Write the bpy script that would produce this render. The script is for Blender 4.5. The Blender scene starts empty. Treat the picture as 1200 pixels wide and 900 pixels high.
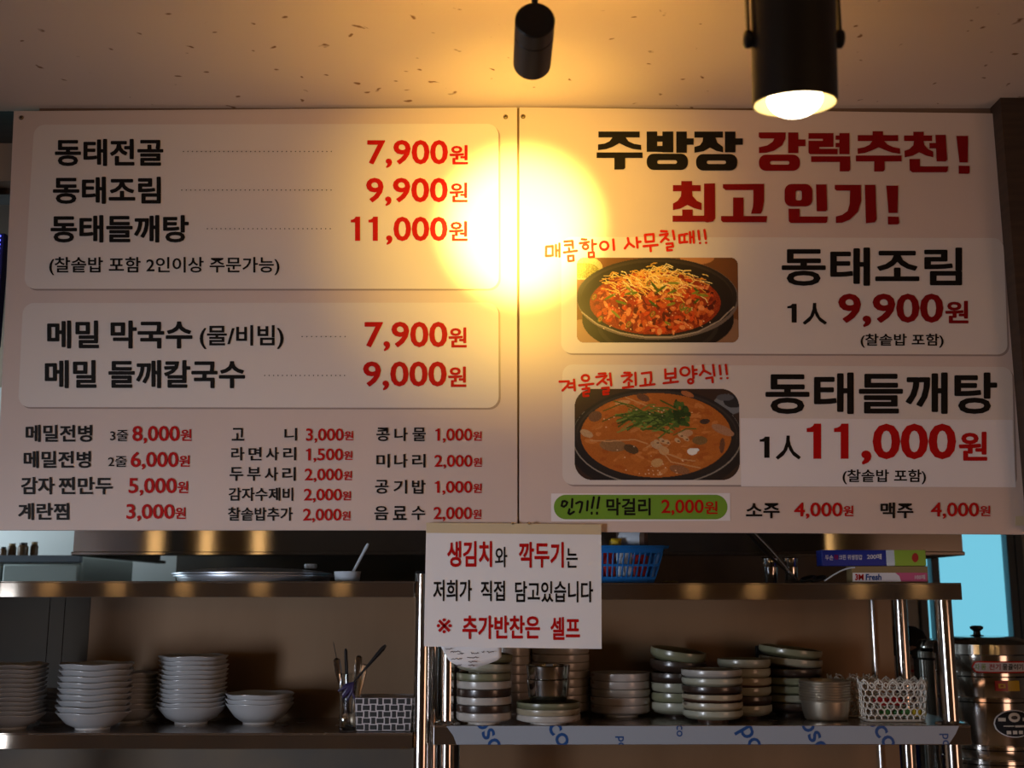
import bpy, bmesh, math, random
from mathutils import Vector, Matrix
PI = math.pi; R = math.radians
sc = bpy.context.scene
C = sc.collection

# ------------------------------------------------------------------ camera
EYE, F, PITCH = 1.6, 1350.0, R(10.5)
cP, sP = math.cos(PITCH), math.sin(PITCH)
cd = bpy.data.cameras.new('camera'); cam = bpy.data.objects.new('camera', cd); C.objects.link(cam)
cam.location = (0, 0, EYE); cam.rotation_euler = (PI/2 + PITCH, 0, 0)
cd.sensor_width = 36; cd.lens = 36*F/1200; cd.clip_start = .05; cd.clip_end = 60
cd.dof.use_dof = True; cd.dof.focus_distance = 2.8; cd.dof.aperture_fstop = 5.0
sc.camera = cam

# ------------------------------------------------------------------ world, lights, exposure
w = bpy.data.worlds.new('world'); sc.world = w; w.use_nodes = True
wb = w.node_tree.nodes['Background']; wb.inputs[0].default_value = (.20, .62, .80, 1); wb.inputs[1].default_value = 1.0
sc.view_settings.view_transform = 'Standard'; sc.view_settings.look = 'None'
sc.view_settings.exposure = 0; sc.view_settings.gamma = 1; sc.view_settings.use_curve_mapping = False
def light(name, kind, loc, energy, col, target=None, size=None, size_y=None, spot=None, blend=None, radius=None, spread=None):
    l = bpy.data.lights.new(name, kind); l.energy = energy; l.color = col
    if size: l.shape = 'RECTANGLE'; l.size = size; l.size_y = size_y or size
    if spread: l.spread = R(spread)
    if spot: l.spot_size = R(spot); l.spot_blend = blend
    if radius is not None: l.shadow_soft_size = radius
    o = bpy.data.objects.new(name, l); C.objects.link(o); o.location = loc
    if target is not None:
        o.rotation_euler = (Vector(target) - Vector(loc)).to_track_quat('-Z', 'Y').to_euler()
    return o
# inferred daylight from the left, followed by three area lamps added as fill
light('daylight_left_window', 'AREA', (-3.30, .75, .95), 8, (.62, .76, 1.0), (-.3, 2.9, .7), 1.9, 1.0, spread=110)
light('warm_fill_right', 'AREA', (3.30, .65, .95), 8, (1.0, .55, .36), (.6, 2.9, .9), 1.9, 1.0, spread=110)  # added warm fill for the right side
light('cool_fill_left', 'AREA', (-3.28, -.15, 1.12), 7.6, (.86, .90, 1.0), (-.5, 2.7, 1.30), 1.0, .9, spread=50)  # added cool fill at the left wall, no entrance; narrow spread dims board tops
light('kitchen_side_fill', 'AREA', (-3.25, 4.55, 1.9), 22, (.75, .90, 1.0), (-1.5, 5.3, 1.7), 1.0, .9)  # added fill inside the kitchen; the side wall has no window

# ------------------------------------------------------------------ helpers
def ray(px, py):
    u = (px-600)/F; v = (450-py)/F
    return Vector((u, cP - v*sP, sP + v*cP))
def P(px, py, Y):
    d = ray(px, py); t = Y/d.y
    return Vector((d.x*t, Y, EYE + d.z*t))
def Y_on(py, z):
    d = ray(600, py); return (z-EYE)*d.y/d.z
def scale_at(Y, z):                       # pixels per metre
    return F/(Y*cP + (z-EYE)*sP)
def X_at(px, Y, z): return (px-600)/scale_at(Y, z)

class MB:
    def __init__(s): s.v = []; s.f = []; s.mi = []; s.m = 0
    def add(s, vs, fs):
        n = len(s.v); s.v += [tuple(v) for v in vs]
        for f in fs: s.f.append([i+n for i in f]); s.mi.append(s.m)
        return s
    def box(s, x0, x1, y0, y1, z0, z1):
        return s.add([(x0,y0,z0),(x1,y0,z0),(x1,y1,z0),(x0,y1,z0),(x0,y0,z1),(x1,y0,z1),(x1,y1,z1),(x0,y1,z1)],
                     [(0,3,2,1),(4,5,6,7),(0,1,5,4),(1,2,6,5),(2,3,7,6),(3,0,4,7)])
    def slab(s, q, dy):                   # q: four points on a front face (TL TR BR BL), given thickness along +Y
        b = [(p[0], p[1]+dy, p[2]) for p in q]; a = [tuple(p) for p in q]
        return s.add(a+b, [(0,3,2,1),(4,5,6,7),(0,1,5,4),(1,2,6,5),(2,3,7,6),(3,0,4,7)])
    def tube(s, pts, r, n=10, caps=True):
        pts = [Vector(p) for p in pts]; rs = r if isinstance(r, (list, tuple)) else [r]*len(pts)
        prev = None; vs = []; fs = []
        for i, p in enumerate(pts):
            d = (pts[min(i+1, len(pts)-1)] - pts[max(i-1, 0)]).normalized()
            a = prev if prev is not None else (Vector((0,0,1)) if abs(d.z) < .9 else Vector((1,0,0)))
            a = (a - d*a.dot(d)).normalized(); b = d.cross(a); prev = a
            for k in range(n):
                t = 2*PI*k/n; vs.append(p + (a*math.cos(t) + b*math.sin(t))*rs[i])
        for i in range(len(pts)-1):
            for k in range(n):
                fs.append((i*n+k, i*n+(k+1)%n, (i+1)*n+(k+1)%n, (i+1)*n+k))
        if caps: fs.append(tuple(range(n-1, -1, -1))); fs.append(tuple((len(pts)-1)*n+k for k in range(n)))
        return s.add(vs, fs)
    def lathe(s, prof, c=(0,0,0), n=40, wave=None, M=None):
        vs = []; fs = []; L = len(prof)
        for i, (r, z) in enumerate(prof):
            for k in range(n):
                t = 2*PI*k/n; rr, zz = r, z
                if wave: rr, zz = wave(r, z, t)
                v = Vector((rr*math.cos(t), rr*math.sin(t), zz))
                if M: v = M @ v
                vs.append(v + Vector(c))
        for i in range(L-1):
            for k in range(n):
                fs.append((i*n+k, i*n+(k+1)%n, (i+1)*n+(k+1)%n, (i+1)*n+k))
        return s.add(vs, fs)
    def flat(s, pts2, Y=None):            # polygon given in pixel coordinates, on plane y=Y
        return s.add([P(x, y, Y) for x, y in pts2], [tuple(range(len(pts2)-1, -1, -1))])
def build(mb, name, mat, parent=None, smooth=35, bevel=None):
    me = bpy.data.meshes.new(name)
    off = Vector((0,0,0)); q = parent
    while q is not None: off += Vector(q.location); q = q.parent
    me.from_pydata([tuple(Vector(v)-off) for v in mb.v], [], mb.f)
    mats = mat if isinstance(mat, list) else [mat]
    for m in mats: me.materials.append(m)
    for p, i in zip(me.polygons, mb.mi): p.material_index = i
    bm = bmesh.new(); bm.from_mesh(me)
    if smooth is not None: bmesh.ops.recalc_face_normals(bm, faces=bm.faces)
    bm.to_mesh(me); bm.free()
    if smooth:
        me.polygons.foreach_set('use_smooth', [True]*len(me.polygons)); me.set_sharp_from_angle(angle=R(smooth))
    me.update()
    o = bpy.data.objects.new(name, me); C.objects.link(o); o.parent = parent
    if bevel:
        b = o.modifiers.new('bevel', 'BEVEL'); b.width = bevel; b.segments = 2; b.limit_method = 'ANGLE'
    return o
def tag(o, label=None, cat=None, group=None, kind=None):
    if label: o['label'] = label
    if cat: o['category'] = cat
    if group: o['group'] = group
    if kind: o['kind'] = kind
    return o
def thing(name, label, cat, loc=(0,0,0), group=None):
    o = bpy.data.objects.new(name, None); C.objects.link(o); o.location = loc; o.empty_display_size = .05
    return tag(o, label, cat, group)
def rebase(o, loc):                       # move the origin of a top-level mesh to its base
    off = Vector(loc)
    o.data.transform(Matrix.Translation(-off)); o.location = off
    return o
def rng(seed): return random.Random(seed)

# ------------------------------------------------------------------ materials
def mat(name, col, rough=.5, metal=0, noise=None, nscale=20, bump=0, bscale=200, spec=.5, emis=None, estr=0,
        trans=0, aniso=0, stretch=(1,1,1), coat=0, rnoise=0):
    m = bpy.data.materials.new(name); m.use_nodes = True; nt = m.node_tree; b = nt.nodes['Principled BSDF']
    b.inputs['Base Color'].default_value = (*col, 1); b.inputs['Roughness'].default_value = rough
    b.inputs['Metallic'].default_value = metal; b.inputs['Specular IOR Level'].default_value = spec
    b.inputs['Transmission Weight'].default_value = trans; b.inputs['Coat Weight'].default_value = coat
    b.inputs['Coat Roughness'].default_value = .12
    if emis: b.inputs['Emission Color'].default_value = (*emis, 1); b.inputs['Emission Strength'].default_value = estr
    tc = nt.nodes.new('ShaderNodeTexCoord'); mp = nt.nodes.new('ShaderNodeMapping')
    mp.inputs['Scale'].default_value = stretch; nt.links.new(tc.outputs['Object'], mp.inputs['Vector'])
    if noise or rnoise:
        n = nt.nodes.new('ShaderNodeTexNoise'); n.inputs['Scale'].default_value = nscale; n.inputs['Detail'].default_value = 5
        nt.links.new(mp.outputs[0], n.inputs['Vector'])
        if noise:
            mx = nt.nodes.new('ShaderNodeMix'); mx.data_type = 'RGBA'
            mx.inputs[6].default_value = (*col, 1); mx.inputs[7].default_value = (*noise, 1)
            cr = nt.nodes.new('ShaderNodeValToRGB'); cr.color_ramp.elements[0].position = .38; cr.color_ramp.elements[1].position = .68
            nt.links.new(n.outputs[0], cr.inputs[0]); nt.links.new(cr.outputs[0], mx.inputs[0]); nt.links.new(mx.outputs[2], b.inputs['Base Color'])
        if rnoise:
            mr = nt.nodes.new('ShaderNodeMapRange'); mr.inputs[3].default_value = rough-rnoise; mr.inputs[4].default_value = rough+rnoise
            nt.links.new(n.outputs[0], mr.inputs[0]); nt.links.new(mr.outputs[0], b.inputs['Roughness'])
    if bump:
        n2 = nt.nodes.new('ShaderNodeTexNoise'); n2.inputs['Scale'].default_value = bscale; n2.inputs['Detail'].default_value = 3
        nt.links.new(mp.outputs[0], n2.inputs['Vector'])
        bp = nt.nodes.new('ShaderNodeBump'); bp.inputs['Strength'].default_value = bump; bp.inputs['Distance'].default_value = .002
        nt.links.new(n2.outputs[0], bp.inputs['Height']); nt.links.new(bp.outputs[0], b.inputs['Normal'])
    if aniso:
        b.inputs['Anisotropic'].default_value = aniso
        cv = nt.nodes.new('ShaderNodeCombineXYZ'); cv.inputs[2].default_value = 1
        nt.links.new(cv.outputs[0], b.inputs['Tangent'])
    return m
def ceiling_mat():
    m = mat('speckled_wallpaper', (.76, .64, .56), .85, bump=.15, bscale=120); nt = m.node_tree; b = nt.nodes['Principled BSDF']
    tc = nt.nodes.new('ShaderNodeTexCoord'); n1 = nt.nodes.new('ShaderNodeTexNoise'); n1.inputs['Scale'].default_value = 14
    va = nt.nodes.new('ShaderNodeVectorMath'); va.operation = 'ADD'
    sc1 = nt.nodes.new('ShaderNodeVectorMath'); sc1.operation = 'SCALE'; sc1.inputs['Scale'].default_value = .09
    nt.links.new(tc.outputs['Object'], n1.inputs['Vector']); nt.links.new(n1.outputs['Color'], sc1.inputs[0])
    nt.links.new(tc.outputs['Object'], va.inputs[0]); nt.links.new(sc1.outputs[0], va.inputs[1])
    vo = nt.nodes.new('ShaderNodeTexVoronoi'); vo.inputs['Scale'].default_value = 17; nt.links.new(va.outputs[0], vo.inputs['Vector'])
    n2 = nt.nodes.new('ShaderNodeTexNoise'); n2.inputs['Scale'].default_value = 60; nt.links.new(tc.outputs['Object'], n2.inputs['Vector'])
    ad = nt.nodes.new('ShaderNodeMath'); ad.operation = 'MULTIPLY_ADD'; ad.inputs[1].default_value = .16
    nt.links.new(n2.outputs[0], ad.inputs[0]); nt.links.new(vo.outputs['Distance'], ad.inputs[2])
    cr = nt.nodes.new('ShaderNodeValToRGB'); e = cr.color_ramp.elements
    e[0].position = .145; e[0].color = (.26, .14, .07, 1); e[1].position = .215; e[1].color = (.76, .64, .56, 1)
    nt.links.new(ad.outputs[0], cr.inputs[0]); nt.links.new(cr.outputs[0], b.inputs['Base Color'])
    return m
M = dict(
    ceiling=ceiling_mat(),
    plaster=mat('plaster', (.30, .22, .16), .9, bump=.1),
    header=mat('header_board', (.16, .10, .07), .7),
    wood=mat('dark_wood', (.035, .019, .012), .6, noise=(.055,.03,.018), nscale=6, stretch=(1,1,12)),
    tile=mat('pale_wall', (.62, .66, .66), .4),
    floor=mat('floor_tile', (.30, .26, .22), .5, noise=(.24,.2,.17)),
    board=mat('board_print_beige', (.66, .545, .50), .36, noise=(.635,.52,.475), nscale=3, spec=.45),
    panel=mat('board_print_cream', (.72, .655, .62), .36, spec=.45),
    pshadow=mat('board_print_shade', (.34, .26, .235), .36, spec=.45),
    edge=mat('board_edge', (.80, .72, .66), .4),
    paper=mat('paper', (.80, .80, .82), .6, bump=.05, bscale=40),
    white=mat('white_sticker', (.80, .77, .80), .45),
    tape=mat('yellowed_tape', (.62, .52, .34), .35),
    black=mat('print_black', (.006, .005, .005), .5, spec=.2), red=mat('print_red', (.46, .004, .004), .5, spec=.15),
    dred=mat('print_dark_red', (.22, .003, .004), .5, spec=.15), ored=mat('print_marker_red', (.62, .018, .006), .5, spec=.15),
    green=mat('print_green', (.16, .33, .03), .4), navy=mat('print_navy', (.01, .07, .25), .4),
    steel=mat('brushed_steel', (.64, .56, .47), .078, .95, aniso=1.0),
    steelflat=mat('steel_shelf_top', (.45,.42,.40), .25, .9, rnoise=.08, nscale=12),
    sheet=mat('steel_back_sheet', (.25, .155, .085), .5, .35, noise=(.19,.11,.055), nscale=3, rnoise=.05, stretch=(1,1,.3)),
    hood=mat('hood_steel', (.46, .44, .42), .11, .95, aniso=1.0),
    olive=mat('olive_panel', (.060, .042, .016), .55, noise=(.045,.03,.01), nscale=5),
    tray=mat('tray_steel', (.66, .72, .80), .34, .85),
    darksteel=mat('dark_steel', (.10,.09,.08), .5, .6, noise=(.16,.12,.08), nscale=3),
    pipe=mat('polished_pipe', (.60, .56, .52), .16, 1),
    polished=mat('polished_steel', (.62, .60, .57), .13, 1),
    alum=mat('worn_aluminium', (.62, .54, .42), .32, .9),
    screw=mat('screw_metal', (.25, .20, .14), .35, 1),
    lampblack=mat('lamp_black', (.013, .011, .010), .42), lampin=mat('lamp_reflector', (.55, .44, .22), .5),
    bulb=mat('bulb_glass', (1,1,1), .3, emis=(1, .84, .55), estr=7),
    globe=mat('globe_bulb', (1,1,1), .3, emis=(1, .58, .22), estr=15),
    stone=mat('white_glaze', (.56, .58, .60), .28, noise=(.50,.52,.54), nscale=8, coat=.3),
    rimw=mat('white_rim', (.78, .78, .78), .25, coat=.3),
    blue=mat('blue_plastic', (.008, .16, .50), .35), bluebox=mat('blue_box', (.010, .030, .30), .35),
    lime=mat('lime_print', (.32, .50, .05), .35), pink=mat('pink_print', (.62, .10, .24), .4),
    kraft=mat('olive_box', (.30, .21, .09), .5), offw=mat('off_white_plastic', (.72, .68, .60), .45),
    palew=mat('pale_plastic', (.66, .74, .82), .35), blackp=mat('black_plastic', (.012, .012, .014), .35),
    strap=mat('black_strap', (.03, .032, .035), .4), weavew=mat('weave_outline', (.62, .58, .60), .5),
    glass=mat('clear_glass', (.95, .98, .98), .03, trans=1), film=mat('protective_film', (.34, .38, .44), .4),
    fridge=mat('fridge_enamel', (.50, .60, .58), .3), brown=mat('brown_jar', (.10, .05, .02), .3),
    skin=mat('skin', (.45, .24, .16), .55), cap=mat('black_cloth', (.012, .012, .015), .9), shirt=mat('plum_cloth', (.06, .02, .07), .9, bump=.3),
    apron=mat('blue_apron', (.01, .025, .25), .85), frame=mat('window_frame', (.16, .20, .24), .4), framel=mat('window_frame_light', (.42, .47, .50), .4),
    led=mat('blue_led', (.02,.03,.6), .4, emis=(.08, .10, 1.0), estr=3.0), signblue=mat('sign_blue', (.008, .012, .12), .4),
    redp=mat('red_wrapper', (.45, .02, .02), .35), yellow=mat('yellow_print', (.75, .50, .03), .4), greenp=mat('green_wrapper', (.05, .22, .05), .4),
    purple=mat('dark_purple_plastic', (.03, .02, .09), .35), ink=mat('pen_ink', (.10, .08, .09), .6),
)
M['glass'].node_tree.nodes['Principled BSDF'].inputs['IOR'].default_value = 1.45
def glaze(name, body, rim, thr, stroke=None, rough=.3):
    """ceramic glaze: a rim band above thr (object height), an optional brushed stroke of another colour"""
    m = mat(name, body, rough, coat=.35); nt = m.node_tree; b = nt.nodes['Principled BSDF']
    tc = nt.nodes.new('ShaderNodeTexCoord'); sx = nt.nodes.new('ShaderNodeSeparateXYZ'); nt.links.new(tc.outputs['Object'], sx.inputs[0])
    n = nt.nodes.new('ShaderNodeTexNoise'); n.inputs['Scale'].default_value = 9; n.inputs['Detail'].default_value = 3
    nt.links.new(tc.outputs['Object'], n.inputs['Vector'])
    ma = nt.nodes.new('ShaderNodeMath'); ma.operation = 'MULTIPLY_ADD'; ma.inputs[1].default_value = .012
    nt.links.new(n.outputs[0], ma.inputs[0]); nt.links.new(sx.outputs['Z'], ma.inputs[2])
    cr = nt.nodes.new('ShaderNodeMapRange'); cr.inputs[1].default_value = thr+.005; cr.inputs[2].default_value = thr+.008
    nt.links.new(ma.outputs[0], cr.inputs[0])
    mx = nt.nodes.new('ShaderNodeMix'); mx.data_type = 'RGBA'; mx.inputs[6].default_value = (*body, 1); mx.inputs[7].default_value = (*rim, 1)
    nt.links.new(cr.outputs[0], mx.inputs[0]); out = mx.outputs[2]
    if stroke:
        n2 = nt.nodes.new('ShaderNodeTexNoise'); n2.inputs['Scale'].default_value = 11; mp = nt.nodes.new('ShaderNodeMapping')
        mp.inputs['Scale'].default_value = (1, 1, 4); nt.links.new(tc.outputs['Object'], mp.inputs[0]); nt.links.new(mp.outputs[0], n2.inputs['Vector'])
        c2 = nt.nodes.new('ShaderNodeValToRGB'); c2.color_ramp.elements[0].position = .60; c2.color_ramp.elements[1].position = .68
        nt.links.new(n2.outputs[0], c2.inputs[0])
        m2 = nt.nodes.new('ShaderNodeMix'); m2.data_type = 'RGBA'; nt.links.new(c2.outputs[0], m2.inputs[0])
        nt.links.new(out, m2.inputs[6]); m2.inputs[7].default_value = (*stroke, 1); out = m2.outputs[2]
    nt.links.new(out, b.inputs['Base Color'])
    return m
CEL = (.27, .26, .19); DBR = (.035, .020, .014); WHT = (.44, .41, .37); GRN = (.12, .12, .065); TAN = (.33, .28, .19)
GZ = dict(
    white=glaze('glaze_white', WHT, (.50,.46,.42), .03),
    mark=glaze('glaze_white_marked', WHT, WHT, .9, stroke=(.22,.09,.03)),
    brown=glaze('glaze_brown', DBR, (.05,.035,.025), .03),
    green=glaze('glaze_moss', GRN, (.20,.20,.12), .018),
    celadon=glaze('glaze_celadon', CEL, (.36,.36,.28), .02),
    two=glaze('glaze_brown_with_pale_rim', DBR, CEL, .016),
    two2=glaze('glaze_redbrown_with_tan_rim', (.075,.035,.022), TAN, .02),
    swirl=glaze('glaze_tan_swirled', TAN, (.38,.34,.25), .022, stroke=(.07,.03,.02)),
    grey=glaze('glaze_grey', (.33,.31,.28), (.40,.38,.34), .025),
    greym=glaze('glaze_grey_marked', (.42,.38,.35), (.46,.42,.39), .03, stroke=(.20,.10,.05)),
)

# ------------------------------------------------------------------ setting
YB = 2.70                                   # front plane of the menu boards
ZC = P(600, 124.5, YB).z                    # dining-room ceiling height
XL, XR, YF, YK = -3.4, 3.4, -4.0, 5.6
def struct(o, name=None): o['kind'] = 'structure'; return o
struct(build(MB().box(XL-.1, XR+.1, YF-.1, YK+.1, -.1, 0), 'floor', M['floor'], smooth=0))
struct(build(MB().box(XL-.1, XR+.1, YF-.1, YB+.03, ZC, ZC+.1), 'ceiling', M['ceiling'], smooth=0))
struct(build(MB().box(XL-.1, XR+.1, YB+.03, YK+.1, 2.62, 2.72), 'ceiling', M['plaster'], smooth=0))
struct(build(MB().box(XL-.1, XL, YF, YK, 0, ZC), 'wall_left', M['plaster'], smooth=0))
struct(build(MB().box(XR, XR+.1, YF, YK, 0, ZC), 'wall_right', M['plaster'], smooth=0))
struct(build(MB().box(XL, XR, YF-.1, YF, 0, ZC), 'wall_front', M['plaster'], smooth=0))
hz = P(600, 619, YB).z
struct(build(MB().box(P(22,400,YB).x, P(1186,400,YB).x, YB+.012, YB+.10, hz, ZC+.1), 'wall_header', M['header'], smooth=0))
# dark timber jambs beside the boards
struct(build(MB().box(P(-160,180,YB).x, P(10,180,YB).x, YB+.08, YB+.16, P(0,231,YB+.1).z, ZC+.1), 'trim_1', M['wood'], smooth=0))
struct(build(MB().box(P(1201,626,YB).x+.004, P(1330,180,YB).x, YB-.05, YB+.10, P(1200,624,YB).z, ZC), 'trim_2', M['wood'], smooth=0))
struct(build(MB().box(P(-160,180,YB).x-.1, P(-160,180,YB).x, YB+.03, YB+.10, 0, ZC), 'trim_3', M['wood'], smooth=0))
# kitchen back wall with its window opening
Yw = YK
wx0, wx1 = P(1076,700,Yw).x, P(1200,700,Yw).x; wz0, wz1 = P(1100,790,Yw).z, 2.35
vx0, vx1 = P(-110,640,Yw).x, P(43,640,Yw).x; vz0, vz1 = P(0,647,Yw).z, 2.3
b = MB()
b.box(XL, wx0, Yw, Yw+.1, 0, 2.72); b.box(wx0, wx1, Yw, Yw+.1, 0, wz0); b.box(wx0, wx1, Yw, Yw+.1, wz1, 2.72); b.box(wx1, XR, Yw, Yw+.1, 0, 2.72)
struct(build(b, 'wall_back', M['tile'], smooth=0))
def window(name, x0, x1, z0, z1, mulls, fm):
    r = thing(name, None, None, ((x0+x1)/2, Yw, z0)); r['kind'] = 'structure'
    f = .035; m = MB()
    m.box(x0, x1, Yw-.03, Yw+.05, z0, z0+f); m.box(x0, x1, Yw-.03, Yw+.05, z1-f, z1)
    m.box(x0, x0+f, Yw-.03, Yw+.05, z0+f, z1-f); m.box(x1-f, x1, Yw-.03, Yw+.05, z0+f, z1-f)
    build(m, 'window_frame', fm, r, bevel=.003)
    for a, bb in mulls: build(MB().box(a, bb, Yw-.025, Yw+.04, z0+f, z1-f), 'mullion', fm, r, bevel=.003)
    build(MB().box(x0+f, x1-f, Yw+.015, Yw+.02, z0+f, z1-f), 'pane', M['glass'], r, smooth=0)
    return r
window('window_1', wx0, wx1, wz0, wz1, [(P(1092,700,Yw).x, P(1101,700,Yw).x), (P(1182,700,Yw).x, P(1191,700,Yw).x)], M['frame'])

# ------------------------------------------------------------------ menu boards
TEXTS = []                                  # (string, box in photo pixels, material, weight, parent, name, rotation, clip, plane)
def T(s, x0, y0, x1, y1, m='black', wgt=.018, name='menu_text', par=None, Y=None, sub=None):
    c = bpy.data.curves.new('print', 'FONT'); c.body = s; c.offset = 0 if ('4' in s or s == '※') else min(wgt, .007); c.resolution_u = 3
    o = bpy.data.objects.new('print', c); C.objects.link(o)
    TEXTS.append((o, (x0, y0, x1, y1), M[m], par, name, Y if Y is not None else YB-.0016, max(0, wgt*(1.25 if s[0] in '0123456789,' else 1.4)-(0 if '4' in s or s == '※' else .007))))
def flush_texts():
    dg = bpy.context.evaluated_depsgraph_get(); dg.update()
    for o, (x0, y0, x1, y1), m, par, name, Y, gr in TEXTS:
        me = bpy.data.meshes.new_from_object(o.evaluated_get(dg))
        if gr > .0005:                      # bolder strokes: shifted copies of the glyph outlines, each a hair apart in depth
            bv = [tuple(v.co) for v in me.vertices]; bf = [tuple(p.vertices) for p in me.polygons]; V_ = []; F_ = []
            for k_ in range(9):
                g = (0, 0) if k_ == 8 else (gr*math.cos(PI*k_/4), gr*math.sin(PI*k_/4)); n0_ = len(V_)
                V_ += [(x+g[0], y+g[1], k_) for x, y, z in bv]; F_ += [tuple(i+n0_ for i in f) for f in bf]
            bpy.data.meshes.remove(me); me = bpy.data.meshes.new('t'); me.from_pydata(V_, [], F_)
        else:
            for v in me.vertices: v.co.z = 0
        xs = [v.co.x for v in me.vertices]; ys = [v.co.y for v in me.vertices]
        ax, bx, ay, by = min(xs), max(xs), min(ys), max(ys)
        off = Vector((0,0,0)); q = par
        while q is not None: off += Vector(q.location); q = q.parent
        zt, zb = P((x0+x1)/2, y0, Y).z, P((x0+x1)/2, y1, Y).z
        for v in me.vertices:
            fx = (v.co.x-ax)/(bx-ax); fy = (v.co.y-ay)/(by-ay)
            z = zb + (zt-zb)*fy; py = y1 + (y0-y1)*fy
            xl, xr = P(x0, py, Y).x, P(x1, py, Y).x
            v.co = Vector((xl + (xr-xl)*fx, Y-v.co.z*.00003, z)) - off
        me.materials.clear(); me.materials.append(m); me.name = name
        n = bpy.data.objects.new(name, me); C.objects.link(n); n.parent = par
        c = o.data; bpy.data.objects.remove(o); bpy.data.curves.remove(c)
def rrect(x0, y0, x1, y1, r, n=6, cs=(1,1,1,1)):
    pts = []
    for k, (cx, cy, a0) in enumerate(((x1-r, y0+r, -90), (x1-r, y1-r, 0), (x0+r, y1-r, 90), (x0+r, y0+r, 180))):
        if not cs[k]:
            pts.append([(x1,y0),(x1,y1),(x0,y1),(x0,y0)][k]); continue
        for i in range(n+1):
            a = R(a0 + 90*i/n); pts.append((cx + r*math.cos(a), cy + r*math.sin(a)))
    return pts
def quadmap(q, pts):                        # unit-square points to a pixel quad TL TR BR BL
    out = []
    for u, v in pts:
        a = [q[0][i]*(1-u)+q[1][i]*u for i in (0,1)]; bq = [q[3][i]*(1-u)+q[2][i]*u for i in (0,1)]
        out.append((a[0]*(1-v)+bq[0]*v, a[1]*(1-v)+bq[1]*v))
    return out
def print_poly(pts, name, m, par, Y): return build(MB().flat(pts, Y), name, m, par, smooth=None)
def rpanel(q, r, par, name='panel_print'):
    W = q[1][0]-q[0][0]; H = q[3][1]-q[0][1]
    base = [(x/W, y/H) for x, y in rrect(0, 0, W, H, r)]
    sh = [(x+2.2, y+2.0) for x, y in quadmap(q, base)]
    s_ = print_poly(sh, 'shadow_line_print', M['pshadow'], par, YB-.0003)
    print_poly(quadmap(q, base), name, M['panel'], par, YB-.0006)
def screw(px, py, par, r=.006, Y=YB):
    c = P(px, py, Y); m = MB()
    Mr = Matrix.Rotation(PI/2, 3, 'X')
    m.lathe([(0,.0035),(r*.35,.0034),(r*.55,.0028),(r*.8,.0025),(r,.001),(r,0)], c, 14, M=Mr)
    o = build(m, 'screw', M['screw'], par); m2 = MB()
    for a in (0, 1):
        m2.box(c.x-(r*.5 if a else r*.1), c.x+(r*.5 if a else r*.1), c.y-.0040, c.y-.0032, c.z-(r*.1 if a else r*.5), c.z+(r*.1 if a else r*.5))
    build(m2, 'cross_slot', M['black'], o, smooth=0)
def board(name_label, q, cat='menu board'):
    pts = [P(x, y, YB) for x, y in q]
    base = Vector(((pts[2].x+pts[3].x)/2, YB, min(pts[2].z, pts[3].z)))
    r = thing('menu_board', name_label, cat, base)
    build(MB().slab(pts, .009), 'board_sheet', M['board'], r, smooth=0, bevel=.0012)
    return r
B1 = board('left white-and-beige wall menu board listing dishes in black and prices in red', [(16,130),(606,125.5),(606.5,621.5),(-6,621.5)])
B2 = board('right menu board with big headline, two printed dish photos and red prices', [(608.5,125.5),(1192,133),(1201,626.5),(608.5,623)])
rpanel([(40,146),(584,145),(584.5,338.5),(28,338.5)], 13, B1)
rpanel([(27,355),(584,354.5),(584.5,478),(21,477)], 13, B1)
for p in ((25,138),(592.5,137),(600,615)): screw(*p, B1)
for p in ((613,136.5),(1179,141),(620,614.5)): screw(*p, B2)

rows = [('동태전골',64.3,162.7,191.5,194.7), ('동태조림',61.9,207,188.5,239), ('동태들깨탕',59.2,252,221.3,284.3),
        ('메밀',55.2,375.5,116,408.5), ('막국수',129.5,375.5,225.5,408.5), ('메밀',52.5,422,113,455), ('들깨칼국수',127,422,287.3,455)]
for r_ in rows: T(*r_, wgt=.021, name='dish_name', par=B1)
T('(찰솥밥 포함 2인이상 주문가능)', 57.6,301,327.5,322.5, wgt=.012, name='note_text', par=B1)
T('(물/비빔)', 234,381,332.4,409, wgt=.014, name='note_text', par=B1)
def one(x0, x1, y0, y1, m, par, name='price_number'):
    w_ = x1-x0; h_ = y1-y0; X = lambda u: x0+w_*u; Yy = lambda v: y0+h_*v
    build(MB().flat([(X(.0),Yy(.24)),(X(.0),Yy(.13)),(X(.22),Yy(.115)),(X(.42),Yy(.07)),(X(.52),Yy(0)),(X(1),Yy(0)),(X(1),Yy(1)),(X(.46),Yy(1)),(X(.46),Yy(.24))], YB-.0016), name, M[m], par, smooth=None)
def price(num, nb, wb, par, wgt=.018, m='red'):
    W_ = nb[2]-nb[0]; hd = (nb[3]-nb[1])*.855
    if num.startswith('11,'):
        for a_ in (0, .183): one(nb[0]+W_*a_, nb[0]+W_*(a_+.097), nb[1], nb[1]+hd, m, par)
        T(num[2:], nb[0]+W_*.365, nb[1], nb[2], nb[3], m, wgt, 'price_number', par)
    elif num.startswith('1,'):
        one(nb[0], nb[0]+W_*.125, nb[1], nb[1]+hd, m, par)
        T(num[1:], nb[0]+W_*.20, nb[1], nb[2], nb[3], m, wgt, 'price_number', par)
    else: T(num, nb[0], nb[1], nb[2], nb[3], m, wgt, 'price_number', par)
    T('원', wb[0], wb[1], wb[2], wb[3], m, max(.016, wgt), 'won_sign', par)
price('7,900', (430.4,164,525,197), (526.7,170,548.5,192.7), B1)
price('9,900', (429,208.3,524.8,241.5), (526.7,213.9,548,237), B1)
price('11,000', (411,253.9,524.5,287), (526,259,548,282.4), B1)
price('7,900', (427.2,377,524.4,411.5), (525.5,383.6,547,407.2), B1)
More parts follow.
